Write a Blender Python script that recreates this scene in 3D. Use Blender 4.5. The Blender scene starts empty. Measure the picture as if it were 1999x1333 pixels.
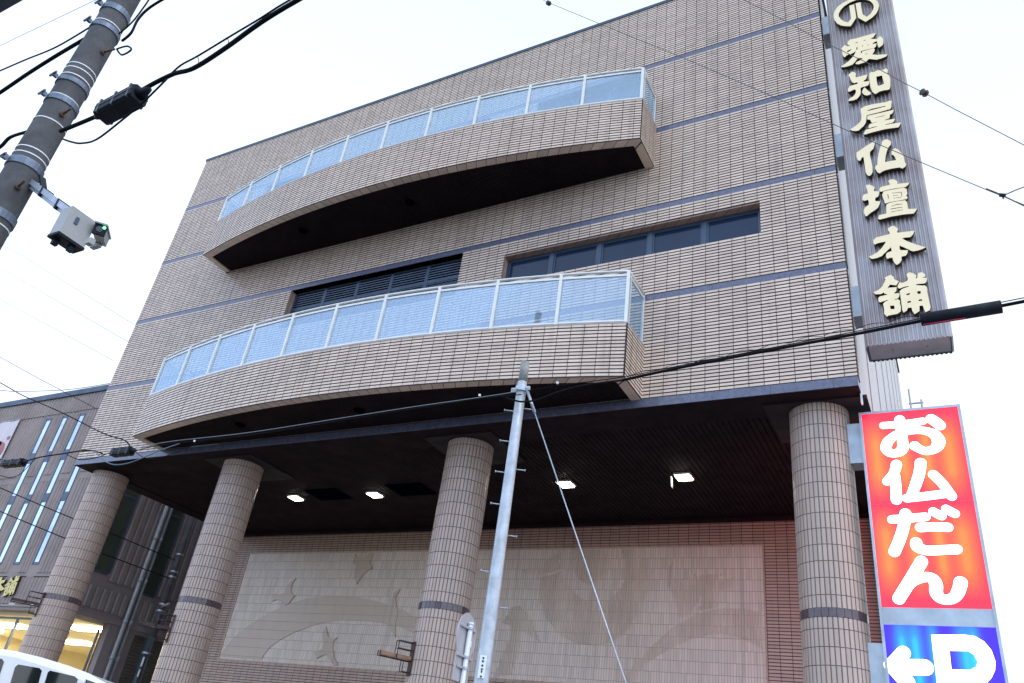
import bpy, math, random
from mathutils import Vector, Matrix
from mathutils.geometry import tessellate_polygon
random.seed(7)
SC = bpy.context.scene
COL = SC.collection
rad = math.radians

# ------------------------------------------------------------------ camera
H = 1.5                                   # eye height; heights below are written relative to the eye
FPX, YAW, PIT, ROL = 1525.06, -0.55689123, 0.52296012, 0.14811746
cy, sy, cp, sp, cr, sr = math.cos(YAW), math.sin(YAW), math.cos(PIT), math.sin(PIT), math.cos(ROL), math.sin(ROL)
FWD = Vector((sy*cp, cy*cp, sp)); R0 = Vector((cy, -sy, 0)); U0 = R0.cross(FWD)
RGT = cr*R0 + sr*U0
UPV = -sr*R0 + cr*U0
cam = bpy.data.cameras.new('camera'); cam_o = bpy.data.objects.new('camera', cam); COL.objects.link(cam_o)
cam.sensor_fit = 'HORIZONTAL'; cam.sensor_width = 36.0; cam.lens = 36.0*FPX/1999.0
cam.clip_start = 0.05; cam.clip_end = 2000
cam_o.matrix_world = Matrix(((RGT.x, UPV.x, -FWD.x, 0), (RGT.y, UPV.y, -FWD.y, 0), (RGT.z, UPV.z, -FWD.z, H), (0, 0, 0, 1)))
SC.camera = cam_o

# ------------------------------------------------------------------ sky, sun, exposure
SUN_EL, SUN_ROT = 55.0, 112.0
w = bpy.data.worlds.new('World'); SC.world = w; w.use_nodes = True
nt = w.node_tree; N = nt.nodes; L = nt.links
bg = N['Background']
sky = N.new('ShaderNodeTexSky'); sky.sky_type = 'NISHITA'; sky.sun_disc = False
sky.sun_elevation = rad(SUN_EL); sky.sun_rotation = rad(SUN_ROT)
tc = N.new('ShaderNodeTexCoord')
sep = N.new('ShaderNodeSeparateXYZ'); L.new(tc.outputs['Generated'], sep.inputs[0])
cl = N.new('ShaderNodeTexNoise'); cl.inputs['Scale'].default_value = 1.6; cl.inputs['Detail'].default_value = 5
L.new(tc.outputs['Generated'], cl.inputs['Vector'])
front = N.new('ShaderNodeMapRange'); front.inputs[1].default_value = -0.35; front.inputs[2].default_value = 0.55
front.inputs[3].default_value = -0.25; front.inputs[4].default_value = 0.5
L.new(sep.outputs['Y'], front.inputs[0])
cov = N.new('ShaderNodeMath'); cov.operation = 'ADD'; L.new(cl.outputs['Fac'], cov.inputs[0]); L.new(front.outputs[0], cov.inputs[1])
ramp = N.new('ShaderNodeMapRange'); ramp.inputs[1].default_value = 0.05; ramp.inputs[2].default_value = 1.3
L.new(cov.outputs[0], ramp.inputs[0])
mixc = N.new('ShaderNodeMix'); mixc.data_type = 'RGBA'
L.new(ramp.outputs[0], mixc.inputs[0])
skm = N.new('ShaderNodeMix'); skm.data_type = 'RGBA'; skm.blend_type = 'ADD'; skm.inputs[0].default_value = 1.0
L.new(sky.outputs[0], skm.inputs[6]); skm.inputs[7].default_value = (5.1, 6.1, 8.5, 1)
L.new(skm.outputs[2], mixc.inputs[6]); mixc.inputs[7].default_value = (6.6, 7.0, 7.2, 1)
high = N.new('ShaderNodeMapRange'); high.inputs[1].default_value = .52; high.inputs[2].default_value = .86; high.inputs[4].default_value = 1.0
hz_ = N.new('ShaderNodeMath'); hz_.operation = 'MULTIPLY_ADD'; hz_.inputs[1].default_value = .35; L.new(cl.outputs['Fac'], hz_.inputs[0]); L.new(sep.outputs['Z'], hz_.inputs[2])
hz2 = N.new('ShaderNodeMath'); hz2.operation = 'SUBTRACT'; hz2.inputs[1].default_value = .175; L.new(hz_.outputs[0], hz2.inputs[0]); L.new(hz2.outputs[0], high.inputs[0])
mixz = N.new('ShaderNodeMix'); mixz.data_type = 'RGBA'; L.new(high.outputs[0], mixz.inputs[0])
L.new(mixc.outputs[2], mixz.inputs[6]); mixz.inputs[7].default_value = (5.1, 6.2, 7.2, 1)
L.new(mixz.outputs[2], bg.inputs['Color']); bg.inputs['Strength'].default_value = 0.11
sl = bpy.data.lights.new('sun', 'SUN'); sl.energy = 0.6; sl.angle = rad(30); sl.color = (1, 0.96, 0.9)
so = bpy.data.objects.new('sun', sl); COL.objects.link(so); so.location = (0, -20, 60)
_a, _e = rad(SUN_ROT), rad(SUN_EL)
so.rotation_euler = Vector((math.sin(_a)*math.cos(_e), math.cos(_a)*math.cos(_e), math.sin(_e))).to_track_quat('Z', 'Y').to_euler()
SC.view_settings.view_transform = 'Standard'; SC.view_settings.look = 'None'
SC.view_settings.exposure = 0.64; SC.view_settings.gamma = 1.0

# ------------------------------------------------------------------ helpers
def ray(px, py):
    return RGT*((px-999.5)/FPX) - UPV*((py-666.5)/FPX) + FWD
def at(px, py, Y):            # point on the plane Y
    d = ray(px, py); return d*(Y/d.y)
def atx(px, py, X):
    d = ray(px, py); return d*(X/d.x)
def atd(px, py, dist):        # at a horizontal distance
    d = ray(px, py); return d*(dist/math.hypot(d.x, d.y))

class MB:
    def __init__(s): s.v = []; s.f = []; s.m = []; s.uv = []; s.sm = []
    def face(s, pts, m=0, uv=None, smooth=False):
        b = len(s.v); s.v += [tuple(p) for p in pts]; s.f.append(list(range(b, b+len(pts)))); s.m.append(m); s.sm.append(smooth)
        s.uv.append(uv if uv else [(p[0]+p[1], p[2]) for p in pts])
    def hexa(s, c, m=0):      # 8 corners: bottom ring 0-3 (ccw from above), top ring 4-7
        for q in ((3, 2, 1, 0), (4, 5, 6, 7), (0, 1, 5, 4), (1, 2, 6, 5), (2, 3, 7, 6), (3, 0, 4, 7)):
            s.face([c[i] for i in q], m)
    def box(s, x0, x1, y0, y1, z0, z1, m=0):
        s.hexa([(x0, y0, z0), (x1, y0, z0), (x1, y1, z0), (x0, y1, z0), (x0, y0, z1), (x1, y0, z1), (x1, y1, z1), (x0, y1, z1)], m)
    def obox(s, c, ax, ay, az, m=0):   # centre and three half-axis vectors
        c, ax, ay, az = Vector(c), Vector(ax), Vector(ay), Vector(az)
        s.hexa([c-ax-ay-az, c+ax-ay-az, c+ax+ay-az, c-ax+ay-az, c-ax-ay+az, c+ax-ay+az, c+ax+ay+az, c-ax+ay+az], m)
    def tube(s, pts, r, n=8, m=0, caps=True, r1=None):
        pts = [Vector(p) for p in pts]; rings = []
        up = None
        for i, p in enumerate(pts):
            t = (pts[min(i+1, len(pts)-1)] - pts[max(i-1, 0)]).normalized()
            if up is None: up = Vector((0, 0, 1)) if abs(t.z) < .9 else Vector((1, 0, 0))
            a = t.cross(up).normalized(); b = a.cross(t).normalized(); up = b
            rr = r if r1 is None else r + (r1-r)*i/(len(pts)-1)
            rings.append([p + a*rr*math.cos(2*math.pi*k/n) + b*rr*math.sin(2*math.pi*k/n) for k in range(n)])
        ln = 0
        for i in range(len(rings)-1):
            l2 = ln + (pts[i+1]-pts[i]).length
            for k in range(n):
                k2 = (k+1) % n
                s.face([rings[i][k], rings[i+1][k], rings[i+1][k2], rings[i][k2]], m,
                       [(k/n*6.28*r, ln), (k/n*6.28*r, l2), ((k+1)/n*6.28*r, l2), ((k+1)/n*6.28*r, ln)], True)
            ln = l2
        if caps: s.face(rings[0], m); s.face(rings[-1][::-1], m)
    def prism(s, outer, holes, fn, m=0, ms=None):    # 2D outline (+holes) -> solid; fn(p, side) places it, side 0 front, 1 back
        ms = m if ms is None else ms
        loops = [[Vector((p[0], p[1], 0)) for p in o] for o in [outer]+list(holes)]
        flat = [p for o in loops for p in o]
        for t in tessellate_polygon(loops):
            s.face([fn(flat[i], 0) for i in t], m); s.face([fn(flat[i], 1) for i in reversed(t)], m)
        for o in loops:
            for i in range(len(o)):
                a, b = o[i], o[(i+1) % len(o)]
                s.face([fn(a, 0), fn(b, 0), fn(b, 1), fn(a, 1)], ms)
    def build(s, name, mats, parent=None, weld=True):
        me = bpy.data.meshes.new(name)
        off = Vector((0, 0, 0))
        o = bpy.data.objects.new(name, me)
        if parent is not None:
            r = parent
            while r.parent: r = r.parent
            off = r.location.copy(); o.parent = parent
        else:
            xs = [v[0] for v in s.v]; ys = [v[1] for v in s.v]; zs = [v[2] for v in s.v]
            off = Vector(((min(xs)+max(xs))/2, (min(ys)+max(ys))/2, min(zs)+H)); o.location = off
        me.from_pydata([(v[0]-off.x, v[1]-off.y, v[2]+H-off.z) for v in s.v], [], s.f)
        ul = me.uv_layers.new(name='UVMap'); i = 0
        for fi, p in enumerate(me.polygons):
            p.material_index = s.m[fi]; p.use_smooth = s.sm[fi]
            for k in range(len(s.f[fi])): ul.data[i].uv = s.uv[fi][k]; i += 1
        for mt in (mats if isinstance(mats, (list, tuple)) else [mats]): me.materials.append(mt)
        if weld:
            import bmesh
            bm = bmesh.new(); bm.from_mesh(me); bmesh.ops.remove_doubles(bm, verts=bm.verts, dist=1e-5)
            bmesh.ops.recalc_face_normals(bm, faces=bm.faces); bm.to_mesh(me); bm.free()
        COL.objects.link(o)
        return o
def thing(name, loc, label, cat, group=None):
    o = bpy.data.objects.new(name, None); COL.objects.link(o); o.location = (loc[0], loc[1], loc[2]+H); o.empty_display_size = .3
    return tag(o, label, cat, group)
def tag(o, label=None, cat=None, group=None, kind=None):
    if label: o['label'] = label
    if cat: o['category'] = cat
    if group: o['group'] = group
    if kind: o['kind'] = kind
    return o
def kids(o): return [c for c in bpy.data.objects if c.parent == o]
def copy_tree(o, parent=None, loc=None):
    c = o.copy(); COL.objects.link(c)
    if parent is not None: c.parent = parent
    if loc is not None: c.location = loc
    for ch in kids(o): copy_tree(ch, c)
    return c
def smooth_pts(pts, n=6):     # Catmull-Rom through points
    pts = [Vector(p) for p in pts]; out = []
    if len(pts) < 3: return pts
    for i in range(len(pts)-1):
        p0, p1, p2, p3 = pts[max(i-1, 0)], pts[i], pts[i+1], pts[min(i+2, len(pts)-1)]
        for k in range(n):
            t = k/n
            out.append(.5*((2*p1)+(p2-p0)*t+(2*p0-5*p1+4*p2-p3)*t*t+(3*p1-p0-3*p2+p3)*t**3))
    return out+[pts[-1]]

# ------------------------------------------------------------------ materials
def mat(name, col, rough=.5, metal=0, spec=.5, noise=0, nscale=3, bump=0, bscale=40, emit=None, es=0, ndark=None):
    m = bpy.data.materials.new(name); m.use_nodes = True
    n = m.node_tree.nodes; l = m.node_tree.links; p = n['Principled BSDF']
    p.inputs['Base Color'].default_value = (*col, 1); p.inputs['Roughness'].default_value = rough
    p.inputs['Metallic'].default_value = metal; p.inputs['Specular IOR Level'].default_value = spec
    t = n.new('ShaderNodeTexCoord')
    if noise:
        x = n.new('ShaderNodeTexNoise'); x.inputs['Scale'].default_value = nscale; x.inputs['Detail'].default_value = 6
        x.inputs['Roughness'].default_value = .65
        l.new(t.outputs['Object'], x.inputs['Vector'])
        r = n.new('ShaderNodeMapRange'); r.inputs[1].default_value = .3; r.inputs[2].default_value = .7
        l.new(x.outputs['Fac'], r.inputs[0])
        mx = n.new('ShaderNodeMix'); mx.data_type = 'RGBA'; l.new(r.outputs[0], mx.inputs[0])
        d = ndark if ndark else tuple(c*(1-noise) for c in col)
        mx.inputs[6].default_value = (*d, 1); mx.inputs[7].default_value = (*[min(1, c*(1+noise*.5)) for c in col], 1)
        l.new(mx.outputs[2], p.inputs['Base Color'])
        rr = n.new('ShaderNodeMapRange'); rr.inputs[3].default_value = min(1, rough+.12); rr.inputs[4].default_value = max(.02, rough-.08)
        l.new(r.outputs[0], rr.inputs[0]); l.new(rr.outputs[0], p.inputs['Roughness'])
    if bump:
        x = n.new('ShaderNodeTexNoise'); x.inputs['Scale'].default_value = bscale; x.inputs['Detail'].default_value = 4
        l.new(t.outputs['Object'], x.inputs['Vector'])
        b = n.new('ShaderNodeBump'); b.inputs['Strength'].default_value = bump; b.inputs['Distance'].default_value = .01
        l.new(x.outputs['Fac'], b.inputs['Height']); l.new(b.outputs[0], p.inputs['Normal'])
    if emit: p.inputs['Emission Color'].default_value = (*emit, 1); p.inputs['Emission Strength'].default_value = es
    return m
PU, PV = .231, .0653          # tile pitch along / up the wall
def tile_mat(name, col, pu, pv, ju, jv, joint=(.065, .054, .056), var=.16, rough=.32, stain=.14):
    m = bpy.data.materials.new(name); m.use_nodes = True
    n = m.node_tree.nodes; l = m.node_tree.links; p = n['Principled BSDF']
    def M(op, a, b=None):
        x = n.new('ShaderNodeMath'); x.operation = op
        for i, q in enumerate((a, b)):
            if q is None: continue
            if isinstance(q, (int, float)): x.inputs[i].default_value = q
            else: l.new(q, x.inputs[i])
        return x.outputs[0]
    uv = n.new('ShaderNodeUVMap'); uv.uv_map = 'UVMap'
    s = n.new('ShaderNodeSeparateXYZ'); l.new(uv.outputs[0], s.inputs[0])
    u = M('DIVIDE', s.outputs[0], pu); v = M('DIVIDE', s.outputs[1], pv)
    cb = n.new('ShaderNodeCombineXYZ'); l.new(M('FLOOR', u), cb.inputs[0]); l.new(M('FLOOR', v), cb.inputs[1])
    wn = n.new('ShaderNodeTexWhiteNoise'); wn.noise_dimensions = '3D'; l.new(cb.outputs[0], wn.inputs['Vector'])
    tc_ = n.new('ShaderNodeTexCoord')
    ns = n.new('ShaderNodeTexNoise'); ns.inputs['Scale'].default_value = .7; ns.inputs['Detail'].default_value = 7; ns.inputs['Roughness'].default_value = .7
    mp = n.new('ShaderNodeMapping'); mp.inputs['Scale'].default_value = (1.6, 1.6, .35)
    l.new(tc_.outputs['Object'], mp.inputs[0]); l.new(mp.outputs[0], ns.inputs['Vector'])
    n2 = n.new('ShaderNodeTexNoise'); n2.inputs['Scale'].default_value = 1; n2.inputs['Detail'].default_value = 4
    m2 = n.new('ShaderNodeMapping'); m2.inputs['Scale'].default_value = (7, 7, .3); l.new(tc_.outputs['Object'], m2.inputs[0]); l.new(m2.outputs[0], n2.inputs['Vector'])
    streak = M('MULTIPLY', M('MAXIMUM', M('SUBTRACT', n2.outputs['Fac'], .56), 0), -stain*6)      # old rain streaks
    val = M('ADD', M('ADD', M('ADD', M('MULTIPLY', wn.outputs['Value'], var), 1-var/2), M('MULTIPLY', M('SUBTRACT', ns.outputs['Fac'], .5), stain*2)), streak)
    sc = n.new('ShaderNodeVectorMath'); sc.operation = 'SCALE'; sc.inputs[0].default_value = col; l.new(val, sc.inputs['Scale'])
    jm = None
    if ju: jm = M('LESS_THAN', M('FRACT', u), ju/pu)
    if jv:
        b = M('LESS_THAN', M('FRACT', v), jv/pv); jm = b if jm is None else M('MAXIMUM', jm, b)
    mx = n.new('ShaderNodeMix'); mx.data_type = 'RGBA'; l.new(jm, mx.inputs[0]); l.new(sc.outputs[0], mx.inputs[6]); mx.inputs[7].default_value = (*joint, 1)
    l.new(mx.outputs[2], p.inputs['Base Color'])
    r = M('ADD', M('MULTIPLY', jm, .5), rough); l.new(r, p.inputs['Roughness'])
    bp = n.new('ShaderNodeBump'); bp.inputs['Strength'].default_value = .5; bp.inputs['Distance'].default_value = .006
    l.new(M('SUBTRACT', 1, jm), bp.inputs['Height']); l.new(bp.outputs[0], p.inputs['Normal'])
    return m
TILE = tile_mat('facade_tile', (.71, .565, .46), PU, PV, .011, 0, var=.22, stain=.22)
TILE_W = tile_mat('lower_wall_tile', (.50, .345, .265), PU, PV, .011, 0)
TILE_C = tile_mat('column_tile', (.51, .395, .335), .0654, .2285, 0, .010)
JOINT = mat('tile_joint', (.11, .088, .09), .9, spec=.1, noise=.3, nscale=9)
JOINT_C = mat('column_joint', (.27, .215, .185), .8, noise=.3, nscale=9)
SIDE = tile_mat('side_wall_tile', (.46, .42, .44), .30, .10, .008, .006, joint=(.3, .27, .28), var=.1)
STONE = mat('polished_granite', (.125, .135, .205), .16, noise=.35, nscale=14, spec=.7)
STONE_C = mat('column_granite', (.10, .065, .075), .12, noise=.35, nscale=14, spec=.7)
COPING = mat('coping_metal', (.05, .08, .12), .4, metal=.4, noise=.2)
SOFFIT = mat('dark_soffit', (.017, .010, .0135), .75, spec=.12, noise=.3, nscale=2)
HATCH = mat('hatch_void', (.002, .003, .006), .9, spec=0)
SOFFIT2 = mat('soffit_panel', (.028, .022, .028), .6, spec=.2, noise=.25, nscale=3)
MURAL = tile_mat('mural_tile', (.74, .625, .525), .058, .235, .006, .007, joint=(.27, .24, .2), var=.17, stain=.2)
MURAL_F = tile_mat('mural_figure', (.57, .455, .355), .9, .235, 0, .006, joint=(.25, .22, .19), var=.06, stain=.16)
MURAL_R = mat('mural_rib', (.68, .58, .475), .5, noise=.15, nscale=3)
ALU = mat('pale_aluminium', (.76, .77, .74), .35, metal=.25, noise=.08, nscale=6)
DFRAME = mat('dark_window_frame', (.06, .09, .14), .38, metal=.3, noise=.15)
WGLASS = mat('dark_window_glass', (.013, .032, .072), .06, spec=.35, noise=.2, nscale=.8)
SLITGLASS = mat('slit_window_glass', (.58, .66, .74), .06, metal=.9, noise=.45, nscale=.4)  # dark noise patches are reflections of buildings painted into the glass colour
BLIND = mat('pale_curtain', (.7, .74, .76), .5, noise=.08)
BANDM = mat('pole_band_steel', (.16, .20, .26), .45, metal=.5, noise=.25, nscale=12)
CONC = mat('pole_concrete', (.095, .097, .105), .8, noise=.3, nscale=5, bump=.3, bscale=60)
GALV = mat('galvanised_steel', (.50, .55, .60), .42, metal=.45, noise=.2, nscale=9)
STEEL = mat('band_steel', (.42, .47, .53), .4, metal=.6, noise=.2, nscale=12)
WHITEW = mat('white_wire', (.8, .83, .86), .5)
BLACK = mat('cable_rubber', (.008, .009, .012), .75, spec=.12, noise=.3)
BLACKB = mat('closure_plastic', (.010, .014, .022), .6, spec=.2, noise=.3, nscale=8)
RUST = mat('rusty_bolt', (.12, .07, .045), .7, noise=.4, nscale=20)
CORR = mat('tower_corrugated', (.40, .39, .395), .36, metal=.45, noise=.28, nscale=1.3, ndark=(.33, .265, .255))
TPLATE = mat('tower_plate', (.42, .40, .44), .45, metal=.3, noise=.2)
GOLD = mat('letter_gold', (1.0, .82, .52), .38, metal=.25, noise=.05, nscale=5)
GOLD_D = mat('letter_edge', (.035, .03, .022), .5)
GOLD_O = mat('letter_old_gold', (.62, .50, .20), .35, metal=.5, noise=.2, nscale=9)
SFRAME = mat('sign_frame', (.45, .52, .58), .4, metal=.4, noise=.15, nscale=4)
ANNEX = mat('annex_panel', (.31, .255, .24), .7, noise=.2, nscale=1.2)
ANNEX_P = mat('annex_plain', (.25, .215, .215), .65, noise=.18, nscale=1.5)
SHUT = mat('shutter_metal', (.19, .165, .14), .5, metal=.2, noise=.2)
PVC = mat('grey_pvc', (.42, .46, .50), .45, noise=.15, nscale=5)
GREENP = mat('pole_dark_paint', (.045, .065, .075), .4, noise=.3, nscale=6)
VANW = mat('white_car_paint', (.78, .80, .82), .18, spec=.6, noise=.03, nscale=2)
VANG = mat('van_glass', (.012, .016, .016), .05, spec=.7)
RUBBER = mat('tyre_rubber', (.02, .02, .02), .8)
CHROME = mat('wheel_metal', (.5, .5, .52), .3, metal=.8)
SIGNB = mat('sign_back', (.50, .50, .53), .45, metal=.3, noise=.12, nscale=7)
BRKT = mat('bracket_brown', (.055, .032, .030), .5, metal=.2, noise=.3, nscale=12)
COPPER = mat('bracket_arm', (.34, .19, .12), .45, metal=.4, noise=.3, nscale=12)
CAMB = mat('camera_box_paint', (.36, .365, .36), .4, noise=.06)
ROOMW = mat('room_wall', (.82, .74, .50), .7, noise=.05)
BRASS = mat('corner_trim', (.55, .42, .30), .3, metal=.5, noise=.15)
LAMP = mat('lamp_lit', (1, 1, 1), emit=(1, .93, .8), es=9)
TUBEL = mat('tube_lit', (1, 1, 1), emit=(1, .9, .62), es=11)
LED = mat('led_green', (.1, .8, .3), emit=(.15, 1, .4), es=2.5)
WHITE_E = mat('sign_white_lit', (1, 1, 1), emit=(1, 1, 1), es=1.5)
def glass_mat():
    m = bpy.data.materials.new('balcony_glass'); m.use_nodes = True
    n = m.node_tree.nodes; l = m.node_tree.links; n.remove(n['Principled BSDF'])
    t = n.new('ShaderNodeBsdfTransparent'); t.inputs[0].default_value = (.80, .90, .97, 1)
    g = n.new('ShaderNodeBsdfGlossy'); g.inputs['Roughness'].default_value = .03; g.inputs['Color'].default_value = (.80, .91, 1, 1)
    d = n.new('ShaderNodeBsdfDiffuse'); d.inputs[0].default_value = (.70, .80, .90, 1)
    lw = n.new('ShaderNodeLayerWeight'); lw.inputs['Blend'].default_value = .35
    mr = n.new('ShaderNodeMapRange'); mr.inputs[3].default_value = .13; mr.inputs[4].default_value = .40; l.new(lw.outputs['Fresnel'], mr.inputs[0])
    a = n.new('ShaderNodeMixShader'); l.new(mr.outputs[0], a.inputs[0]); l.new(t.outputs[0], a.inputs[1]); l.new(g.outputs[0], a.inputs[2])
    b = n.new('ShaderNodeMixShader'); b.inputs[0].default_value = .12; l.new(a.outputs[0], b.inputs[1]); l.new(d.outputs[0], b.inputs[2])
    l.new(b.outputs[0], n['Material Output'].inputs[0])
    return m
GLASS = glass_mat()
def lightbox_mat(name, edge, mid, hot, tubes, es, z0, z1):
    # backlit acrylic: brighter where the tubes behind it stand
    m = bpy.data.materials.new(name); m.use_nodes = True
    n = m.node_tree.nodes; l = m.node_tree.links; p = n['Principled BSDF']
    uv = n.new('ShaderNodeUVMap'); uv.uv_map = 'UVMap'
    s = n.new('ShaderNodeSeparateXYZ'); l.new(uv.outputs[0], s.inputs[0])
    def M(op, a, b=None, c=None):
        x = n.new('ShaderNodeMath'); x.operation = op
        for i, q in enumerate((a, b, c)):
            if q is None: continue
            if isinstance(q, (int, float)): x.inputs[i].default_value = q
            else: l.new(q, x.inputs[i])
        return x.outputs[0]
    tot = None
    for tx, tw in tubes:
        d = M('DIVIDE', M('SUBTRACT', s.outputs[0], tx), tw)
        g = M('POWER', 2.718, M('MULTIPLY', M('MULTIPLY', d, d), -1))
        tot = g if tot is None else M('ADD', tot, g)
    fade = None
    for a, b in zip(z0, z1):     # tubes end short of the panel ends
        q = M('MULTIPLY', M('SMOOTH_MIN', M('MULTIPLY', M('SUBTRACT', s.outputs[1], a), 2.6), 1.0, .2),
              M('SMOOTH_MIN', M('MULTIPLY', M('SUBTRACT', b, s.outputs[1]), 2.6), 1.0, .2))
        q = M('MAXIMUM', q, 0)
        inside = M('MULTIPLY', M('GREATER_THAN', s.outputs[1], a), M('LESS_THAN', s.outputs[1], b))
        q = M('MULTIPLY', q, inside); fade = q if fade is None else M('ADD', fade, q)
    fac = M('MINIMUM', M('MULTIPLY', tot, fade), 1.6)
    r = n.new('ShaderNodeValToRGB'); r.color_ramp.elements[0].color = (*edge, 1); r.color_ramp.elements[1].color = (*hot, 1)
    e = r.color_ramp.elements.new(.5); e.color = (*mid, 1)
    l.new(M('DIVIDE', fac, 1.6), r.inputs[0])
    p.inputs['Base Color'].default_value = (*[c*.5 for c in edge], 1); p.inputs['Roughness'].default_value = .2
    l.new(r.outputs[0], p.inputs['Emission Color']); p.inputs['Emission Strength'].default_value = es
    return m

# ------------------------------------------------------------------ ground, road, pavement
GZ = -H
def sheet(name, x0, x1, y0, y1, z, m, label=None):
    b = MB(); b.face([(x0, y0, z), (x1, y0, z), (x1, y1, z), (x0, y1, z)]); return tag(b.build(name, m), label, None, None, 'structure')
ASPH = mat('asphalt', (.05, .05, .052), .85, noise=.3, nscale=3, bump=.5, bscale=90)
PAVE = tile_mat('paving', (.27, .25, .24), .3, .3, .008, .008, joint=(.12, .11, .1))
GROUND = mat('open_ground', (.16, .15, .14), .9, noise=.2, nscale=.2)
LINE = mat('road_paint', (.75, .75, .73), .7, noise=.15, nscale=8)
sheet('ground', -600, 600, -600, 600, GZ-.012, GROUND)
sheet('road', -150, 150, -9, 5.6, GZ-.004, ASPH)
b = MB(); b.box(-150, 150, 5.75, 9.2, GZ-.1, GZ+.12); tag(b.build('pavement', PAVE), None, None, None, 'structure')
b = MB(); b.box(-150, 150, 5.6, 5.745, GZ-.1, GZ+.15); tag(b.build('kerb', mat('kerb_concrete', (.36, .35, .34), .8, noise=.2)), None, None, None, 'structure')
sheet('forecourt', -60, 20, 9.2, 60, GZ+.02, mat('forecourt_concrete', (.24, .23, .22), .8, noise=.2, nscale=1))
b = MB()
b.box(-150, 150, 5.25, 5.4, GZ-.003, GZ+.004)
for i in range(-12, 12): b.box(i*10, i*10+5, -1.8, -1.65, GZ-.003, GZ+.004)
tag(b.build('road_marking', LINE), None, None, None, 'structure')

# ------------------------------------------------------------------ tiled wall builder
def tile_rows(mb, path, z0, n, pv=PV, u0=0.0, depth=.014, gap=.31, mt=0, mj=1, v0=None):
    """horizontal courses of projecting tiles along a path (outward side on the right of travel)"""
    path = [Vector((p[0], p[1], 0)) for p in path]
    nor = []
    for i in range(len(path)):
        t = (path[min(i+1, len(path)-1)]-path[max(i-1, 0)]).normalized(); nor.append(Vector((t.y, -t.x, 0)))
    us = [u0]
    for i in range(1, len(path)): us.append(us[-1]+(path[i]-path[i-1]).length)
    v0 = z0 if v0 is None else v0
    for r in range(n):
        a = z0+r*pv; g = a+pv*gap; c = a+pv; vv = (r+.5)*pv+v0
        for i in range(len(path)-1):
            p, q, np_, nq = path[i], path[i+1], nor[i]*depth, nor[i+1]*depth
            U = [(us[i], vv), (us[i+1], vv), (us[i+1], vv), (us[i], vv)]
            def Q(za, oa, zb, ob, m):
                mb.face([(p.x+np_.x*oa, p.y+np_.y*oa, za), (q.x+nq.x*oa, q.y+nq.y*oa, za),
                         (q.x+nq.x*ob, q.y+nq.y*ob, zb), (p.x+np_.x*ob, p.y+np_.y*ob, zb)], m, U)
            Q(a, 0, g, 0, mj); Q(g, 0, g, 1, mj); Q(g, 1, c, .82, mt); Q(c, .82, c, 0, mt)

# ------------------------------------------------------------------ main shop building
D = 11.0
XL, XR = -19.19, -.86
BAND = [(5.77, 5.92), (7.88, 8.0), (9.955, 10.075), (12.01, 12.13), (14.04, 14.165)]
ROOF = 16.21
bld = thing('shop_building', (-10, 14, -H), 'tall beige tiled shop building on four round columns with two curved balconies', 'building')
openings = [(-13.36, -8.40, 8.86, 9.955), (-7.33, -2.15, 8.90, 9.61)]
doors = [(-15.73, -14.36), (-12.46, -10.73), (-9.87, -8.38), (-7.10, -4.45)]
openings += [(a, b_, 12.13, 14.04) for a, b_ in doors]
LDOOR = (-15.2, -14.1)
openings.append((LDOOR[0], LDOOR[1], 5.92, 7.42))
wb = MB()
levels = [(BAND[i][1], BAND[i+1][0]) for i in range(4)]+[(BAND[4][1], 16.12)]
def cut(xs, ops):
    segs = [(XL, XR)]
    for a, c in ops:
        new = []
        for s0, s1 in segs:
            if c <= s0 or a >= s1: new.append((s0, s1)); continue
            if a > s0: new.append((s0, a))
            if c < s1: new.append((c, s1))
        segs = new
    return segs
for z0, z1 in levels:
    n = round((z1-z0)/PV); pv = (z1-z0)/n
    for r in range(n):
        za, zb = z0+r*pv, z0+(r+1)*pv
        ops = [(o[0], o[1]) for o in openings if o[2] < zb-pv*.5 and o[3] > za+pv*.5]
        for s0, s1 in cut(None, ops):
            tile_rows(wb, [(s0, D), (s1, D)], za, 1, pv, u0=s0-XL+.1, v0=r*PV+z0*10)
# tiled returns at both ends
for z0, z1 in levels:
    n = round((z1-z0)/PV); pv = (z1-z0)/n
    tile_rows(wb, [(XR, D), (XR, D+.22)], z0, n, pv); tile_rows(wb, [(XL, D+6), (XL, D)], z0, n, pv)
wb.build('facade_wall', [TILE, JOINT], bld)
for i, (z0, z1) in enumerate(BAND):
    m = MB(); yo = D-.022 if i == 0 else D-.012
    ops = [d for d in doors] if False else []
    x = XL-.005
    while x < XR:
        x2 = min(x+.9, XR+.005); m.box(x, x2-.004, yo, D+.25, z0, z1); x = x2
    m.build('stone_band', STONE, bld)
m = MB(); m.box(XL-.03, XR+.03, D-.03, D+.5, 16.12, ROOF); m.box(XR-.35, XR+.03, D+.5, 30, 16.12, ROOF)
m.build('roof_coping', COPING, bld)
m = MB(); m.box(XL+.05, XR-.05, D+.52, 30, 15.9, 16.1); m.build('roof', ANNEX_P, bld)
# right side wall beyond the tiled corner
m = MB()
n0 = 16; ys = [11.25+(30.05-11.25)*k/n0 for k in range(n0+1)]
for k in range(n0):
    m.box(XR-.4, XR-.012-(k % 2)*.012, ys[k]+.012, ys[k+1]-.012, GZ if k > 3 else 5.77, 16.12)
m.build('side_wall', SIDE, bld)
m = MB(); m.box(XR-.012, XR+.012, D+.222, D+.30, 5.6, 16.1); m.build('corner_strip', WHITEW, bld)  # narrow white strip running up the building corner
m = MB(); m.box(XL, XL+.3, D+6, 30, 5.77, 16.12); m.box(XL, XR-.4, 29.8, 30.05, GZ, 16.1); m.build('rear_wall', SIDE, bld)
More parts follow.
